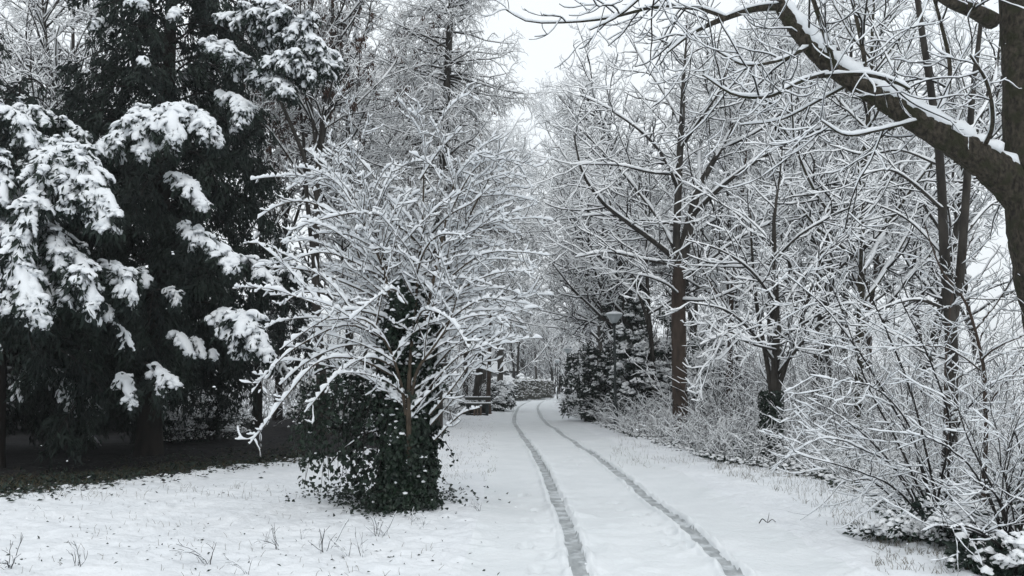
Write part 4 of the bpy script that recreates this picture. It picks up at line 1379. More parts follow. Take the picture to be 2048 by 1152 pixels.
def evergreen(name, label, seed, px, Y, wx, wy, h, ncl, snowk, mat='holly', leaf=.10, rc=(.22, .42), nleaf=110, bs=(.03, .08), group=None, zlo=.1, peaks=4, cat='bush', snowtop=1.0):
    rng = np.random.default_rng(seed)
    b = V(X(px, Y), Y, 0)
    o = thing(name, b, label, cat, group)
    lm, sm, tm = MB(), MB(), MB()
    # lobes of uneven height, leaves gathered in clumps over and inside them
    pk = np.stack([rng.uniform(-.27, .27, peaks) * wx, rng.uniform(-.27, .27, peaks) * wy, h * rng.uniform(.62, .98, peaks), rng.uniform(.26, .36, peaks)], 1)
    pk[0] = (0, 0, h, .40)
    k = rng.integers(0, peaks, ncl)
    u = rnd_dirs(rng, ncl)
    u[:, 2] = u[:, 2] * .5 + .5
    rad = .55 + .45 * rng.random(ncl) ** .4
    hor = nrm(u[:, :2]) * np.sqrt(np.clip(1 - (u[:, 2] * 1.02 - .38) ** 2 / .42, .03, 1))[:, None]
    C = np.stack([pk[k, 0] + hor[:, 0] * pk[k, 3] * wx * rad, pk[k, 1] + hor[:, 1] * pk[k, 3] * wy * rad, zlo + (pk[k, 2] - zlo - .1) * u[:, 2]], 1)
    R = rng.uniform(*rc, ncl)
    idx = np.repeat(np.arange(ncl), nleaf)
    w_ = rnd_dirs(rng, len(idx))
    c = C[idx] + w_ * (rng.random((len(idx), 1)) ** .45) * R[idx][:, None] * V(1, 1, .8) + b
    ok = c[:, 2] > .02
    c, w_, idx = c[ok], w_[ok], idx[ok]
    outd = nrm(np.stack([C[idx, 0] - pk[k[idx], 0], C[idx, 1] - pk[k[idx], 1], np.full(len(idx), .25)], 1))
    d = nrm(w_ * .8 + outd * .5 + rng.normal(0, .4, c.shape) - V(0, 0, .35))
    l = leaf * (.6 + .7 * rng.random(len(c)))
    cards(lm, c, d, nrm(rng.normal(0, .8, c.shape) + outd * .5 + V(0, 0, .5)), l, l * .5)
    f = c[:, 2] / h
    pr = 2.2 * snowk * np.clip(.25 + 1.0 * f * snowtop, 0, 1) * (.3 + 1.4 * (vnoise(c[:, 0] * 2.2, c[:, 1] * 2.2, c[:, 2] * 2.2, seed) > .45))
    t = (w_[:, 2] > -.1) & (rng.random(len(c)) < pr * .5)
    blobs(sm, rng, c[t] + V(0, 0, bs[0] * .5) + outd[t] * leaf * .3, bs[0] + (bs[1] - bs[0]) * rng.random(t.sum()) ** 1.5, .9)
    n = 26
    P, Rr = walk(rng, np.tile(b - V(0, 0, .1), (n, 1)) + rng.normal(0, .12, (n, 3)) * V(1, 1, 0), C[rng.integers(0, ncl, n)] * V(1, 1, 1.0) + V(0, 0, .5), np.full(n, h * .8), np.full(n, .035), np.full(n, .012), 8, .07, .03)
    tube(tm, P, Rr, 5)
    tm.build('stems', M['twig'], o)
    lm.build('foliage', M[mat], o, smooth=False)
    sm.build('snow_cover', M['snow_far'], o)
    return o


evergreen('evergreen_bush', 'broad dark evergreen bush bulging onto the path below the nearest lamp', 701, 1180, 36.0, 3.2, 3.2, 3.3, 360, .24, leaf=.13, nleaf=70, rc=(.14, .28), bs=(.035, .085))
evergreen('evergreen_bush', 'tall evergreen heavy with snow between the nearest lamp and the forked trunk', 702, 1296, 31.5, 3.4, 2.6, 5.2, 360, .6, leaf=.12, nleaf=66, rc=(.14, .28), bs=(.04, .10), peaks=5)
evergreen('evergreen_bush', 'evergreen heavy with snow right behind the forked red brown trunk', 703, 1410, 29.5, 3.0, 2.2, 3.4, 120, .5, leaf=.12, bs=(.04, .10))
evergreen('evergreen_bush', 'dark upright evergreen rising behind the nearest lamp post', 704, 1246, 36.5, 2.6, 2.2, 6.7, 360, .16, leaf=.13, nleaf=66, rc=(.14, .28), bs=(.035, .08))
evergreen('evergreen_bush', 'snow dusted rounded shrub in the shade under the tall black green conifer', 705, 425, 24.0, 2.8, 2.0, 1.45, 80, .9, leaf=.07, rc=(.2, .34), bs=(.02, .04), zlo=.02)
evergreen('evergreen_bush', 'small snow dusted shrub in the shade beside the dark conifer trunk', 706, 345, 23.0, 2.0, 1.6, 1.0, 50, .8, leaf=.07, rc=(.2, .3), bs=(.02, .04), zlo=.02)
evergreen('evergreen_bush', 'snowy rounded bush by the path edge just past the bench', 707, 1002, 51.0, 1.8, 4.0, 1.8, 60, .8, leaf=.13, rc=(.22, .36), bs=(.05, .11), zlo=.03)
evergreen('evergreen_bush', 'snow capped dark bush below the house roof', 708, 1002, 80.0, 2.2, 3.0, 2.3, 50, .7, leaf=.2, rc=(.3, .5), bs=(.10, .2), nleaf=80)
evergreen('evergreen_bush', 'snow capped bush peeping over the clipped hedge', 709, 1055, 99.0, 3.6, 3.0, 2.75, 45, .7, leaf=.22, rc=(.3, .5), bs=(.12, .24), nleaf=80)
evergreen('evergreen_bush', 'low snowy bush left of the bench', 711, 912, 44.0, 1.4, 2.0, 1.1, 50, .8, leaf=.12, rc=(.2, .32), bs=(.05, .1), zlo=.03)
evergreen('evergreen_bush', 'dark snow dusted shrub behind the arching bush near the larch foot', 712, 700, 30.0, 4.4, 3.0, 2.3, 110, .6, leaf=.10, bs=(.03, .07), zlo=.03)


def hedge():
    rng = np.random.default_rng(720)
    a, b_ = V(X(1018, 80), 80, 0), V(X(1092, 93), 93, 0)
    ax = nrm(b_ - a)
    L = np.linalg.norm(b_ - a)
    o = thing('hedge', (a + b_) / 2, 'long clipped hedge with flat snowy top closing the view at the path bend', 'hedge')
    n = 900
    s_ = rng.random(n) * L
    tv = rng.uniform(-.75, .75, n)
    zz = rng.random(n)
    sd = rng.random(n) < .6
    tv = np.where(sd, np.sign(tv) * .7, tv)
    zz = np.where(~sd, .96, zz)
    side = V(-ax[1], ax[0], 0)
    C = a + ax * s_[:, None] + side * tv[:, None] + V(0, 0, 1) * (.15 + 1.85 * zz * (1 - .12 * (np.abs(s_ - L / 2) / L * 2) ** 6))[:, None]
    lm, sm = MB(), MB()
    hi = zz > .82
    leaf_clumps(lm, sm, rng, C[~hi], np.full((~hi).sum(), .22), 50, .16, .85, bs=(.05, .11))
    leaf_clumps(lm, sm, rng, C[hi], np.full(hi.sum(), .22), 60, .16, .75, bs=(.08, .15))
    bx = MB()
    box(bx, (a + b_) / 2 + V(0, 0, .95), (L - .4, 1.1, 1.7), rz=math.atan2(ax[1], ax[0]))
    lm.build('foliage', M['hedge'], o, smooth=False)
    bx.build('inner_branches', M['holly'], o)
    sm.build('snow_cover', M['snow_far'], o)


hedge()


# ------------------------------------------------------------------ house, bench, lamps
def house():
    Y0 = 112.0
    xr, xl = X(1036, Y0), X(940, Y0)
    xrid, xlid = X(1009, Y0 + 3.5), X(965, Y0 + 3.5)
    o = thing('house', V((xl + xr) / 2, Y0 + 3.5, 0), 'small grey house with snow covered hipped roof half hidden left of the path', 'house')
    wm = MB()
    box(wm, V((xl + xr) / 2, Y0 + 3.5, 1.65), (xr - xl - .7, 6.3, 3.3))
    wm.build('wall', M['wall'], o)
    ez, rz = 3.42, 4.75

    def hip(mb, dz, g):
        v = [(xl - g, Y0 - g, ez + dz), (xr + g, Y0 - g, ez + dz), (xr + g, Y0 + 7 + g, ez + dz), (xl - g, Y0 + 7 + g, ez + dz), (xlid, Y0 + 3.5, rz + dz), (xrid, Y0 + 3.5, rz + dz)]
        v2 = [(a, b, c - .14) for a, b, c in v]
        mb.add(v + v2, [[0, 1, 5, 4], [2, 3, 4, 5], [6, 10, 11, 7], [8, 11, 10, 9], [0, 6, 7, 1], [1, 7, 8, 2], [2, 8, 9, 3], [3, 9, 6, 0]], [[1, 2, 5], [3, 0, 4], [7, 11, 8], [9, 10, 6]])
    rm, sm = MB(), MB()
    hip(rm, 0, 0)
    hip(sm, .16, .05)
    r = rm.build('roof', M['wood_dark'], o, smooth=False)
    sm.build('roof_snow', M['snow_far'], r, smooth=False)
    for px in (1000, 1026):
        fm, pm = MB(), MB()
        xx = X(px, Y0)
        box(fm, V(xx, Y0 + .33, 2.0), (1.1, .06, 1.3))
        box(pm, V(xx, Y0 + .29, 2.0), (.9, .03, 1.1))
        f = fm.build('window', M['white_paint'], o)
        pm.build('pane', M['glass'], f)


house()


def bench():
    Y = 42.0
    s = Y / F_PX
    c = V(X(957, Y), Y, 0)
    o = thing('park_bench', c, 'dark wooden bench with snow along its back rail and seat, left of the path', 'bench')

    def part(name, px0, px1, z0, z1, y, dy, mat, parent=None, lumpy=False):
        mb = MB()
        box(mb, V((X(px0, Y) + X(px1, Y)) / 2, Y + y, (z0 + z1) / 2), (X(px1, Y) - X(px0, Y), dy, z1 - z0))
        return mb.build(name, M[mat], parent or o, smooth=False)

    def snowbar(px0, px1, z, y, w_, h_, parent):
        mb = MB()
        n = 17
        xs = np.linspace(X(px0, Y), X(px1, Y), n)
        P = np.stack([xs, np.full(n, Y + y), np.full(n, z)], 1)[None]
        snow(mb, np.random.default_rng(3), P, np.full((1, n), w_), h_, .1, lump=.25, gap=0, rise=0)
        mb.build('snow_cap', M['snow'], parent)
    for x0, x1 in ((931, 957.2), (957.8, 981.5)):
        b = part('back_rail', x0, x1, .82, .97, .25, .07, 'wood_dark')
        snowbar(x0, x1, .965, .25, .045, .06, b)
        b = part('seat', x0 - 1.3, x1 + 1.3 if x1 > 960 else x1, .60, .66, -.10, .42, 'wood_dark')
        snowbar(x0 - 1, x1 + (1 if x1 > 960 else 0), .655, -.10, .21, .08, b)
    part('back_panel', 935, 979, .14, .585, .16, .05, 'wood_dark')
    for x0, x1 in ((933.5, 939), (972, 977.5)):
        part('end_panel', x0, x1, .0, .595, -.06, .34, 'lamp_metal')
    part('base_board', 939.2, 971.8, .03, .12, .02, .2, 'wood_dark')
    for px, h in ((950.5, .50), (956.3, .55), (962.8, .52)):
        mb = MB()
        lathe(mb, [(.0, 0), (.052, 0), (.050, h), (.04, h + .01), (0, h + .012)], (X(px, Y), Y - .38, 0), 10)
        p = mb.build('support_post', M['wood_brown'], o)
    mb = MB()
    lathe(mb, [(0, -.01), (.07, 0), (.075, .03), (.04, .06), (0, .065)], (X(962.8, Y), Y - .38, .53), 10)
    mb.build('snow_cap', M['snow'], p)


bench()


def lamp(px, Y, label, htop=4.2):
    c = V(X(px, Y), Y, 0)
    o = thing('street_lamp', c, label, 'street lamp', 'lamps along the right of the path')
    rng = np.random.default_rng(int(px))
    z = htop
    mb = MB()
    lathe(mb, [(.0, -.2), (.085, -.2), (.085, .9), (.07, .96), (.052, 1.0), (.042, z - .34), (.0, z - .34)], c, 14)
    mb.build('post', M['lamp_metal'], o)
    mb = MB()
    lathe(mb, [(.0, z - .38), (.06, z - .38), (.075, z - .30), (.07, z - .28), (0, z - .28)], c, 14)
    mb.build('collar', M['lamp_metal'], o)
    mb = MB()
    lathe(mb, [(.0, z - .29), (.085, z - .285), (.13, z - .24), (.215, z - .12), (.292, z - .01), (.295, z), (.0, z)], c, 28)
    mb.build('lamp_shade', M['lamp_bowl'], o)
    mb = MB()
    lathe(mb, [(.0, z + .002), (.312, z + .002), (.322, z + .015), (.312, z + .03), (.0, z + .032)], c, 28)
    lid = mb.build('lid', M['lamp_bowl'], o)
    mb = MB()
    lathe(mb, [(.0, z + .03), (.310, z + .031), (.318, z + .06), (.28, z + .10), (.18, z + .13), (.08, z + .145), (0, z + .147)], c, 28, wob=.015, rng=rng)
    mb.build('snow_cap', M['snow'], lid)


lamp(1229, 30.0, 'nearest street lamp, grey bowl shade on a dark post, against the dark evergreens')
lamp(1135, 60.0, 'second street lamp from the front, its shade just clear of the dark evergreen bush')
lamp(1114, 89, 'third street lamp, brighter snow cap, standing right of the path bend')
lamp(1106, 121, 'farthest street lamp, a small pale shade left of the third lamp')


# ------------------------------------------------------------------ undergrowth, thicket, far wood
def edge_x(y):
    pts = np.array([gnd(*q)[:2] for q in [(2048, 1105), (1830, 1060), (1760, 1000), (1600, 945), (1440, 925), (1330, 893), (1230, 862), (1180, 842), (1135, 830), (1108, 812)]])
    return np.interp(y, pts[:, 1], pts[:, 0])


def scrub(tm, sm, rng, roots, L, lean, droop, r=.006, h=.028, K=9, twigs=5.0, S=3, tl=(.12, .4), tip=.4):
    n = len(roots)
    d = np.stack([rng.normal(0, lean, n), rng.normal(0, lean, n), np.ones(n)], 1)
    P, R = walk(rng, roots - V(0, 0, .05), d, L, r * (.7 + .6 * rng.random(n)), r * tip, K, .09, -droop * .4, -droop)
    P[:, :, 2] = np.maximum(P[:, :, 2], .01)
    ok = ~hides(P)
    r = (r * np.ones(n))[ok]
    h = (h * np.ones(n))[ok]
    P, R = P[ok], R[ok]
    tube(tm, P, R, S)
    snow(sm, rng, P, R, h * .95, .25, lo=.28, hi=.8, gap=.2, S=4)
    p, dd2, l, rr, t, ix = spawn(rng, P, R, per_m=twigs, t0=.15, t1=1, ang=(30, 65))
    B, BR = walk(rng, p, dd2, tl[0] + (tl[1] - tl[0]) * rng.random(len(p)), r[ix] * .6, r[ix] * .45, 4, .14, -.02, .03)
    B[:, :, 2] = np.maximum(B[:, :, 2], .01)
    tube(tm, B, BR, 3)
    snow(sm, rng, B, BR, h[ix] * .7, .3, lo=.12, hi=.55, gap=.15, S=4)


def stuff(name, mb, mats, smooth=True):
    o = mb.build(name, mats, None, smooth)
    o['kind'] = 'stuff'
    return o


rng = np.random.default_rng(808)
tm, sm, lf = MB(), MB(), MB()
# bramble band along the right edge
n = 4300
y = 10.5 + 40 * rng.random(n) ** 1.35
x = edge_x(y) + .10 + 7.5 * rng.random(n) ** 1.5 * np.interp(y, [9, 14, 50], [.45, 1, 1.3])
roots = np.stack([x, y, np.zeros(n)], 1)
scrub(tm, sm, rng, roots, (.45 + 1.2 * rng.random(n) ** 1.3) * np.interp(x - edge_x(y), [0, 1.5, 6], [.6, 1, 1.35]) * np.interp(y, [9, 16, 40], [.75, 1, 1.5]), .45, .12, r=np.interp(y, [10, 22], [.004, .0065]), h=np.interp(y, [10, 22], [.014, .025]))
# taller thin poles and saplings inside
n = 1150
y = 13 + 36 * rng.random(n)
x = edge_x(y) + 1.2 + 10 * rng.random(n)
ok = ~((y > 20) & (x < X(1320, y)))
x, y = x[ok], y[ok]
n = len(x)
scrub(tm, sm, rng, np.stack([x, y, np.zeros(n)], 1), 1.6 + 2.2 * rng.random(n), .22, .03, r=.009, h=.030, K=10, twigs=4.5, tl=(.2, .7))
# left verge and under the left trees, beyond the bush
n = 1300
y = 31 + 50 * rng.random(n)
x = path_x(y) - 2.6 - 11 * rng.random(n) ** 1.3
ok = ~((y < 45) & (x > X(905, y))) & ~((y > 55) & (x > X(975, y)))
x, y = x[ok], y[ok]
n = len(x)
scrub(tm, sm, rng, np.stack([x, y, np.zeros(n)], 1), .6 + 1.6 * rng.random(n), .3, .05, r=.011, h=.04, twigs=4.0, tl=(.2, .6))
# bramble leaves low along the edge
n = 9000
y = 9.5 + 34 * rng.random(n) ** 1.5
x = edge_x(y) + .05 + 2.2 * rng.random(n) ** 1.6 - .3 * rng.random(n) ** 4
c = np.stack([x, y, .02 + .38 * rng.random(n) ** 1.5 * np.clip((x - edge_x(y)) / .7, .15, 1)], 1)
cards(lf, c, nrm(rng.normal(0, 1, c.shape) * V(1, 1, .4)), nrm(rng.normal(0, .5, c.shape) + V(0, 0, 1)), .06 + .06 * rng.random(n), .055)
t_ = rng.random(n) < .42
blobs(sm, rng, c[t_] + V(0, 0, .025), .025 + .04 * rng.random(t_.sum()), .5)
o_ = MB()
o_.v, o_.q, o_.t, o_.mq, o_.mt = [], [], [], [], []
for part_, m_ in ((tm, 0), (sm, 1), (lf, 2)):
    v_, q_, tt_ = part_.arrays()
    o_.add(v_, q_, tt_, m_)
stuff('undergrowth', o_, [M['twig'], M['snow_far'], M['holly']])


# far wood: reads as one grey mass
def far_wood():
    rng = np.random.default_rng(909)
    tm, sm = MB(), MB()
    for k in range(150):
        Y = rng.uniform(98, 175)
        px = rng.uniform(-150, 1880) if k < 105 else rng.uniform(930, 1200)
        if k >= 105:
            Y = rng.uniform(132, 175)
        x = X(px, Y)
        if abs(x - path_x(min(Y, 128))) < 4 and Y < 112:
            continue
        H = rng.uniform(13, 19)
        TP, TR, LP, LR = trunk_limbs(rng, H, .24, 22, .06, .08, (30, 60), (.22, .38), .06, int(rng.integers(1, 3)))
        b = V(x, Y, 0)
        tube(tm, TP + b, TR, 5)
        tube(tm, LP + b, LR * 1.4, 3)
        snow(sm, rng, LP + b, LR, .13, .5, S=4)
        grow_crown(rng, tm, sm, LP + b, LR, [
            dict(per_m=1.6, len=(.7, 2.2), t0=.1, ang=(30, 60), r=.045, K=4, wig=.16, up=.03, S=3, h=.12, tip=.6),
            dict(per_m=2.2, len=(.4, 1.2), t0=.1, ang=(30, 60), r=.034, K=3, wig=.2, up=.02, S=3, h=.10, tip=.7)])
    n = 2600
    Y = rng.uniform(60, 150, n)
    x = X(rng.uniform(-150, 1990, n), Y)
    ok = (np.abs(x - path_x(np.minimum(Y, 128))) > 3.2)
    ok &= ~((x > X(955, Y)) & (x < X(1150, Y)) & (Y < 128))
    x, Y = x[ok], Y[ok]
    scrub(tm, sm, rng, np.stack([x, Y, np.zeros(len(x))], 1), 1.2 + 2.6 * rng.random(len(x)), .3, .03, r=.03, h=.10, K=6, twigs=2.0, tl=(.4, 1.1), tip=.6)
    o_ = MB()
    for part_, m_ in ((tm, 0), (sm, 1)):
        v_, q_, tt_ = part_.arrays()
        o_.add(v_, q_, tt_, m_)
    stuff('far_wood', o_, [M['twig'], M['snow_far']])


far_wood()


# ------------------------------------------------------------------ shrubs at the right foreground
def shrub(name, label, seed, base, SP, bark, free=0, lv=None, snow_h=.03, K=16):
    rng = np.random.default_rng(seed)
    o = thing(name, base, label, 'shrub')
    st, tw, sm = MB(), MB(), MB()
    P, R = hand_limbs(SP, K)
    if free:
        b = np.asarray(base, float)
        d = np.stack([rng.normal(0, .45, free), rng.normal(0, .35, free), np.ones(free)], 1)
        F, FR = walk(rng, np.tile(b, (free, 1)) + rng.normal(0, .16, (free, 3)) * V(1, 1, 0), d, .8 + 1.5 * rng.random(free), .008, .003, K, .06, -.02, -.04)
        P, R = np.concatenate([P, F]), np.concatenate([R, FR])
    P = resamp(P, 34)
    R = resampr(R, 34)
    P[:, 1:] += np.cumsum(rng.normal(0, .0035, P[:, 1:].shape), 1)
    snow(sm, rng, P, R, snow_h * 1.5, .2, lo=.35, hi=.85, gap=.2, lump=.65, S=5)
    tube(st, P, R, 6)
    lv = lv or [
        dict(per_m=6.0, len=(.2, .75), t0=.12, ang=(35, 65), r=.0042, K=10, wig=.11, up=.01, curl=.05, S=4, h=snow_h * 1.35, SS=5, gap=.2, wd=.2, lo=.3, hi=.8, lump=.65),
        dict(per_m=6.5, len=(.08, .30), t0=.1, ang=(30, 60), r=.0028, K=6, wig=.13, up=.01, curl=.03, S=3, h=snow_h * 1.0, gap=.2, tip=.8, wd=.2, lo=.3, hi=.8, lump=.6)]
    grow_crown(rng, tw, sm, P, R, lv)
    st.build('stems', M[bark], o)
    tw.build('twigs', M['twig'], o)
    sm.build('snow_cover', M['snow'], o)


Y = 9.4
b = at(1968, 970, Y)
b[2] = 0
shrub('red_stem_shrub', 'tall reddish stemmed shrub leaning left, between the twin stems and the massive tree', 811, b, [
    [(1966, 1015, Y, .026), (1972, 880, Y, .023), (1968, 770, Y, .020), (1950, 670, Y, .017), (1925, 600, Y - .1, .014), (1880, 540, Y - .2, .010), (1845, 450, Y - .2, .005)],
    [(1950, 660, Y, .012), (1980, 620, Y, .010), (2030, 540, Y, .006), (2060, 470, Y, .004)],
    [(1900, 1000, Y + .3, .016), (1893, 880, Y + .3, .014), (1888, 760, Y + .3, .012), (1895, 640, Y + .3, .009), (1915, 540, Y + .3, .006), (1960, 430, Y + .3, .003)],
    [(1970, 830, Y, .012), (2010, 770, Y - .2, .010), (2060, 720, Y - .4, .006)],
    [(1960, 720, Y, .012), (2000, 690, Y - .3, .010), (2060, 660, Y - .5, .006)],
    [(1955, 690, Y, .010), (2000, 620, Y + .2, .008), (2060, 580, Y + .3, .004)],
    [(1960, 740, Y, .010), (1900, 700, Y - .5, .008), (1840, 690, Y - .8, .005), (1780, 700, Y - .9, .003)],
], 'redbark', free=0, snow_h=.015)
b = at(1860, 1000, 9.0)
b[2] = 0
Y = 9.0
shrub('arching_shrub', 'tangled brown shrub throwing long thin shoots up and left over the right verge', 812, b, [
    [(1870, 1020, Y, .014), (1820, 880, Y, .012), (1740, 740, Y - .1, .010), (1650, 620, Y - .2, .007), (1560, 540, Y - .3, .004)],
    [(1860, 1020, Y, .014), (1800, 900, Y + .3, .012), (1730, 760, Y + .4, .009), (1690, 640, Y + .4, .006), (1640, 520, Y + .4, .004)],
    [(1850, 1030, Y, .012), (1790, 940, Y - .3, .010), (1720, 900, Y - .6, .008), (1660, 880, Y - .8, .005), (1610, 900, Y - .9, .003)],
    [(1880, 1030, Y, .013), (1830, 800, Y - .2, .011), (1750, 600, Y - .3, .008), (1700, 480, Y - .3, .004)],
    [(1850, 1040, Y, .012), (1780, 970, Y - .4, .010), (1700, 935, Y - .7, .008), (1600, 905, Y - .9, .005), (1590, 890, Y - .9, .003)],
    [(1840, 1020, Y, .012), (1760, 900, Y + .2, .010), (1680, 830, Y + .3, .007), (1610, 790, Y + .3, .004)],
    [(1800, 1010, Y, .010), (1740, 960, Y - .2, .008), (1700, 960, Y - .3, .005), (1660, 930, Y - .3, .003)],
    [(1890, 1020, Y, .013), (1900, 850, Y - .3, .011), (1850, 700, Y - .5, .008), (1800, 590, Y - .6, .004)],
    [(1870, 1020, Y, .012), (1900, 900, Y - .4, .010), (1950, 800, Y - .6, .008), (2000, 760, Y - .7, .005), (2060, 750, Y - .8, .003)],
    [(1860, 1010, Y, .012), (1810, 850, Y - .5, .010), (1740, 780, Y - .8, .008), (1680, 770, Y - .9, .005), (1610, 760, Y - 1, .003)],
], 'twig', free=9, snow_h=.015)
b = at(2010, 1060, 7.7)
b[2] = 0
Y = 7.7
shrub('arching_shrub', 'snow plastered low shrub at the lower right corner with stout bowed stems', 813, b, [
    [(2010, 1080, Y, .012), (1960, 960, Y, .010), (1900, 900, Y - .1, .008), (1850, 880, Y - .2, .005)],
    [(2030, 1080, Y, .012), (1990, 980, Y - .2, .010), (1940, 880, Y - .2, .007), (1920, 800, Y - .2, .004)],
    [(2040, 1080, Y, .012), (2050, 960, Y, .010), (2030, 860, Y, .006)],
    [(2000, 1090, Y, .012), (1940, 1060, Y - .3, .010), (1880, 1050, Y - .4, .007), (1840, 1060, Y - .5, .004)],
    [(2020, 1110, Y - .3, .014), (1980, 1070, Y - .6, .012), (1935, 1052, Y - .8, .009), (1905, 1056, Y - .9, .005)],
    [(2030, 1070, Y, .012), (2000, 1000, Y - .2, .010), (1950, 960, Y - .3, .007)],
], 'twig', free=14, snow_h=.015)
evergreen('bramble_bush', 'leafy bramble mound with fat snow cushions in the lower right corner', 814, 2015, 7.2, .95, .7, .42, 42, .55, leaf=.075, rc=(.09, .16), nleaf=46, bs=(.015, .06), zlo=.0, cat='bush')
evergreen('bramble_bush', 'dark leafy bramble mound under the tangled brown shrub', 815, 1870, 8.6, 1.5, 1.0, .48, 52, .7, leaf=.07, rc=(.10, .18), nleaf=50, bs=(.018, .045), zlo=.0, cat='bush')
evergreen('bramble_bush', 'low dark bramble patch at the verge edge, front of the tangled brown shrub', 816, 1775, 9.0, 1.1, .7, .22, 34, 1.0, leaf=.06, rc=(.08, .14), nleaf=44, bs=(.02, .045), zlo=.0, cat='bush')

# ------------------------------------------------------------------ small things on the snow
rng = np.random.default_rng(920)
gm = MB()


def blades(px, py, n, spread, L, lean=.35, r=.0025):
    g = np.array([gnd(a, c_) for a, c_ in zip(px, py)])
    g = np.repeat(g, n, 0)
    m = len(g)
    g[:, :2] += rng.normal(0, spread, (m, 2))
    g[:, 2] = ground_h(g[:, 0], g[:, 1]) - .01
    d = np.stack([rng.normal(0, lean, m), rng.normal(0, lean, m), np.ones(m)], 1)
    P, R = walk(rng, g, d, L * (.4 + .9 * rng.random(m)), r, r * .5, 4, .14, -.05, -.1)
    tube(gm, P, R, 3)


k = 260
blades(rng.uniform(-20, 900, k), 985 + 175 * rng.random(k), 1, .04, .07)
k = 110
blades(rng.uniform(0, 620, k), 975 - rng.uniform(0, 620, k) * .0 + 30 * rng.random(k) + 0, 2, .06, .10)
k = 330
blades(rng.uniform(880, 990, k), 835 + 130 * rng.random(k) ** 1.4, 2, .05, .07)
k = 520
px_ = rng.uniform(1420, 1800, k)
blades(px_, np.interp(px_, [1420, 1600, 1800], [930, 950, 1010]) + rng.random(k) ** 1.5 * np.interp(px_, [1420, 1600, 1800], [14, 60, 110]), 2, .05, .11)
k = 300
blades(rng.uniform(1230, 1450, k), np.interp(np.linspace(1230, 1450, k), [1230, 1450], [872, 930]) + 6 * rng.normal(size=k), 2, .08, .10)
k = 400
blades(rng.uniform(1750, 2048, k), rng.uniform(1060, 1150, k), 2, .03, .07)
k = 1500
px_ = rng.uniform(-30, 610, k)
blades(px_, np.interp(px_, [0, 560], [976, 912]) + 11 * rng.normal(size=k), 3, .06, .08)
stuff('grass', gm, [M['grass']])
lm_ = MB()
k = 3800
px_ = rng.uniform(-40, 620, k)
py_ = np.interp(px_, [0, 200, 400, 560, 620], [979, 951, 926, 908, 900]) + np.where(rng.random(k) < .7, np.abs(rng.normal(0, 13, k)), -np.abs(rng.normal(0, 14, k)))
g = np.array([gnd(a, c_) for a, c_ in zip(px_, py_)])
g[:, 2] = ground_h(g[:, 0], g[:, 1]) + .012
cards(lm_, g, nrm(rnd_dirs(rng, k) * V(1, 1, .35)), nrm(rng.normal(0, .5, (k, 3)) + V(0, 0, 1)), .05 + .09 * rng.random(k), .03 + .03 * rng.random(k))
k = 260
px_, py_ = rng.uniform(0, 1000, k), rng.uniform(960, 1150, k)
g = np.array([gnd(a, c_) for a, c_ in zip(px_, py_)])
g[:, 2] = ground_h(g[:, 0], g[:, 1]) + .008
cards(lm_, g, nrm(rnd_dirs(rng, k) * V(1, 1, .35)), nrm(rng.normal(0, .5, (k, 3)) + V(0, 0, 1)), .02 + .035 * rng.random(k), .02)
stuff('fallen_leaves', lm_, [M['holly']], smooth=False)

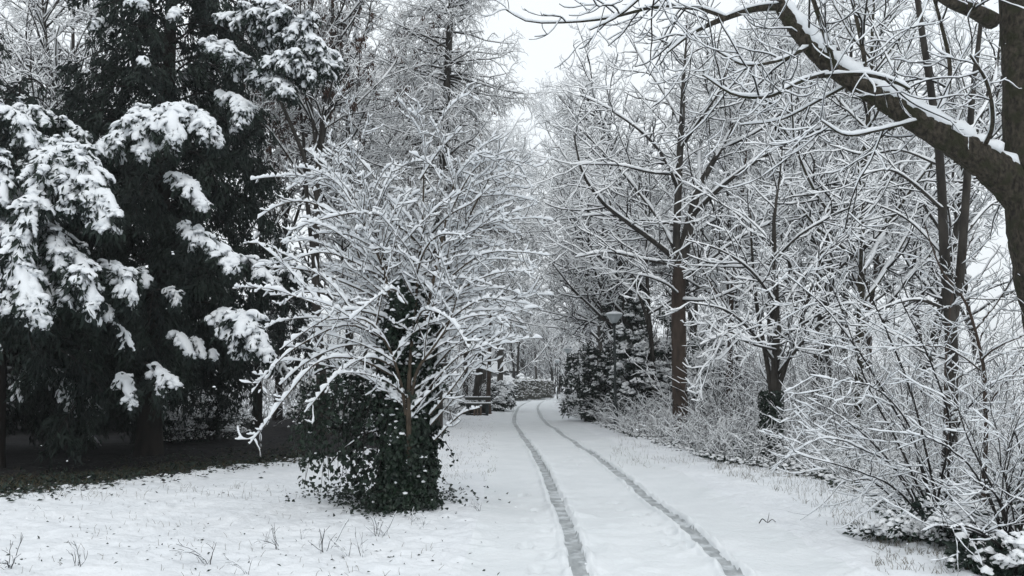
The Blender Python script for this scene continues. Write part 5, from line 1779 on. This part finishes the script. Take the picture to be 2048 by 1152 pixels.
# bare shoots standing in the lawn
SH = [(415, 1128, 1.2), (560, 1095, .9), (650, 1100, 1.1), (690, 1108, .9), (725, 1108, .9), (755, 1070, 1.0), (770, 1068, .7), (820, 1045, .6), (950, 1012, .5),
      (600, 1075, .7), (20, 1150, 1.0), (150, 1150, .9), (490, 1148, .8), (530, 1085, .5), (845, 1050, .6), (960, 1020, .7)]
proto = []
for v in range(3):
    r2 = np.random.default_rng(930 + v)
    n = 4 + v
    mb, ms = MB(), MB()
    d = np.stack([r2.normal(-.25, .5, n), r2.normal(0, .3, n), np.ones(n)], 1)
    P, R = walk(r2, r2.normal(0, .03, (n, 3)) * V(1, 1, 0) - V(0, 0, .03), d, .14 + .22 * r2.random(n), .0042, .002, 7, .2, -.02, .0)
    tube(mb, P, R, 4)
    snow(ms, r2, P, R, .012, .3)
    p, dd2, *_ = spawn(r2, P, R, per_m=6, t0=.3, ang=(30, 60))
    B, BR = walk(r2, p, dd2, .05 + .06 * r2.random(len(p)), .0022, .0015, 4, .15)
    tube(mb, B, BR, 3)
    o = thing('bare_shoot', (0, 0, 0), 'thin bare shoot poking up through the snowy lawn', 'shoot', 'bare shoots in the lawn')
    mb.build('stalk', M['twig'], o)
    ms.build('snow_cover', M['snow'], o)
    proto.append(o)
for i, (px, py, s) in enumerate(SH):
    g = gnd(px, py)
    g[2] = float(ground_h(g[0], g[1])[0])
    if i < 3:
        proto[i].location = tuple(g)
        proto[i].scale = (s,) * 3
    else:
        copy_thing(proto[i % 3], g, rng.random() * 6.28, s, 'thin bare shoot poking up through the snowy lawn', 'bare shoots in the lawn')

# a broken twig lying on the snow beside the path
g = gnd(1530, 1048)
g[2] = float(ground_h(g[0], g[1])[0])
mb = MB()
P, R = resample([g + V(-.07, 0, .012), g + V(-.02, .02, .06), g + V(.03, .0, .02), g + V(.08, -.02, .06), g + V(.13, -.03, .02)], [.006, .006, .005, .004, .003], 12)
tube(mb, P, R, 5)
P, R = resample([g + V(.03, .0, .03), g + V(.06, .04, .09), g + V(.07, .05, .13)], [.004, .003, .002], 6)
tube(mb, P, R, 4)
o = mb.build('broken_twig', M['twig'], None, origin=g)
tag(o, 'dark broken twig lying on smooth snow right of the wheel tracks', 'twig')

# falling snow
rng = np.random.default_rng(940)
n = 700
c = np.stack([rng.uniform(-1, 1, n), rng.uniform(3, 26, n), np.zeros(n)], 1)
c[:, 0] *= c[:, 1] * .68
c[:, 2] = rng.uniform(.1, 1, n) * (1.7 + c[:, 1] * .5)
mb = MB()
blobs(mb, rng, c, .0025 + .004 * rng.random(n), .8)
stuff('falling_snow', mb, [M['snow']])
# ------------------------------------------------------------------ cold air full of fine snow
mb = MB()
box(mb, (0, 180, 13), (900, 640, 30))
m, t, p = new_mat('snowy_air')
t.nodes.remove(p)
vp = t.nodes.new('ShaderNodeVolumePrincipled')
vp.inputs['Color'].default_value = (.93, .95, .97, 1)
vp.inputs['Density'].default_value = HAZE
t.links.new(vp.outputs[0], t.nodes['Material Output'].inputs['Volume'])
if HAZE > 0:
    stuff('haze', mb, [m], smooth=False)
for o in sc.objects:
    if '_base' in o:
        del o['_base']
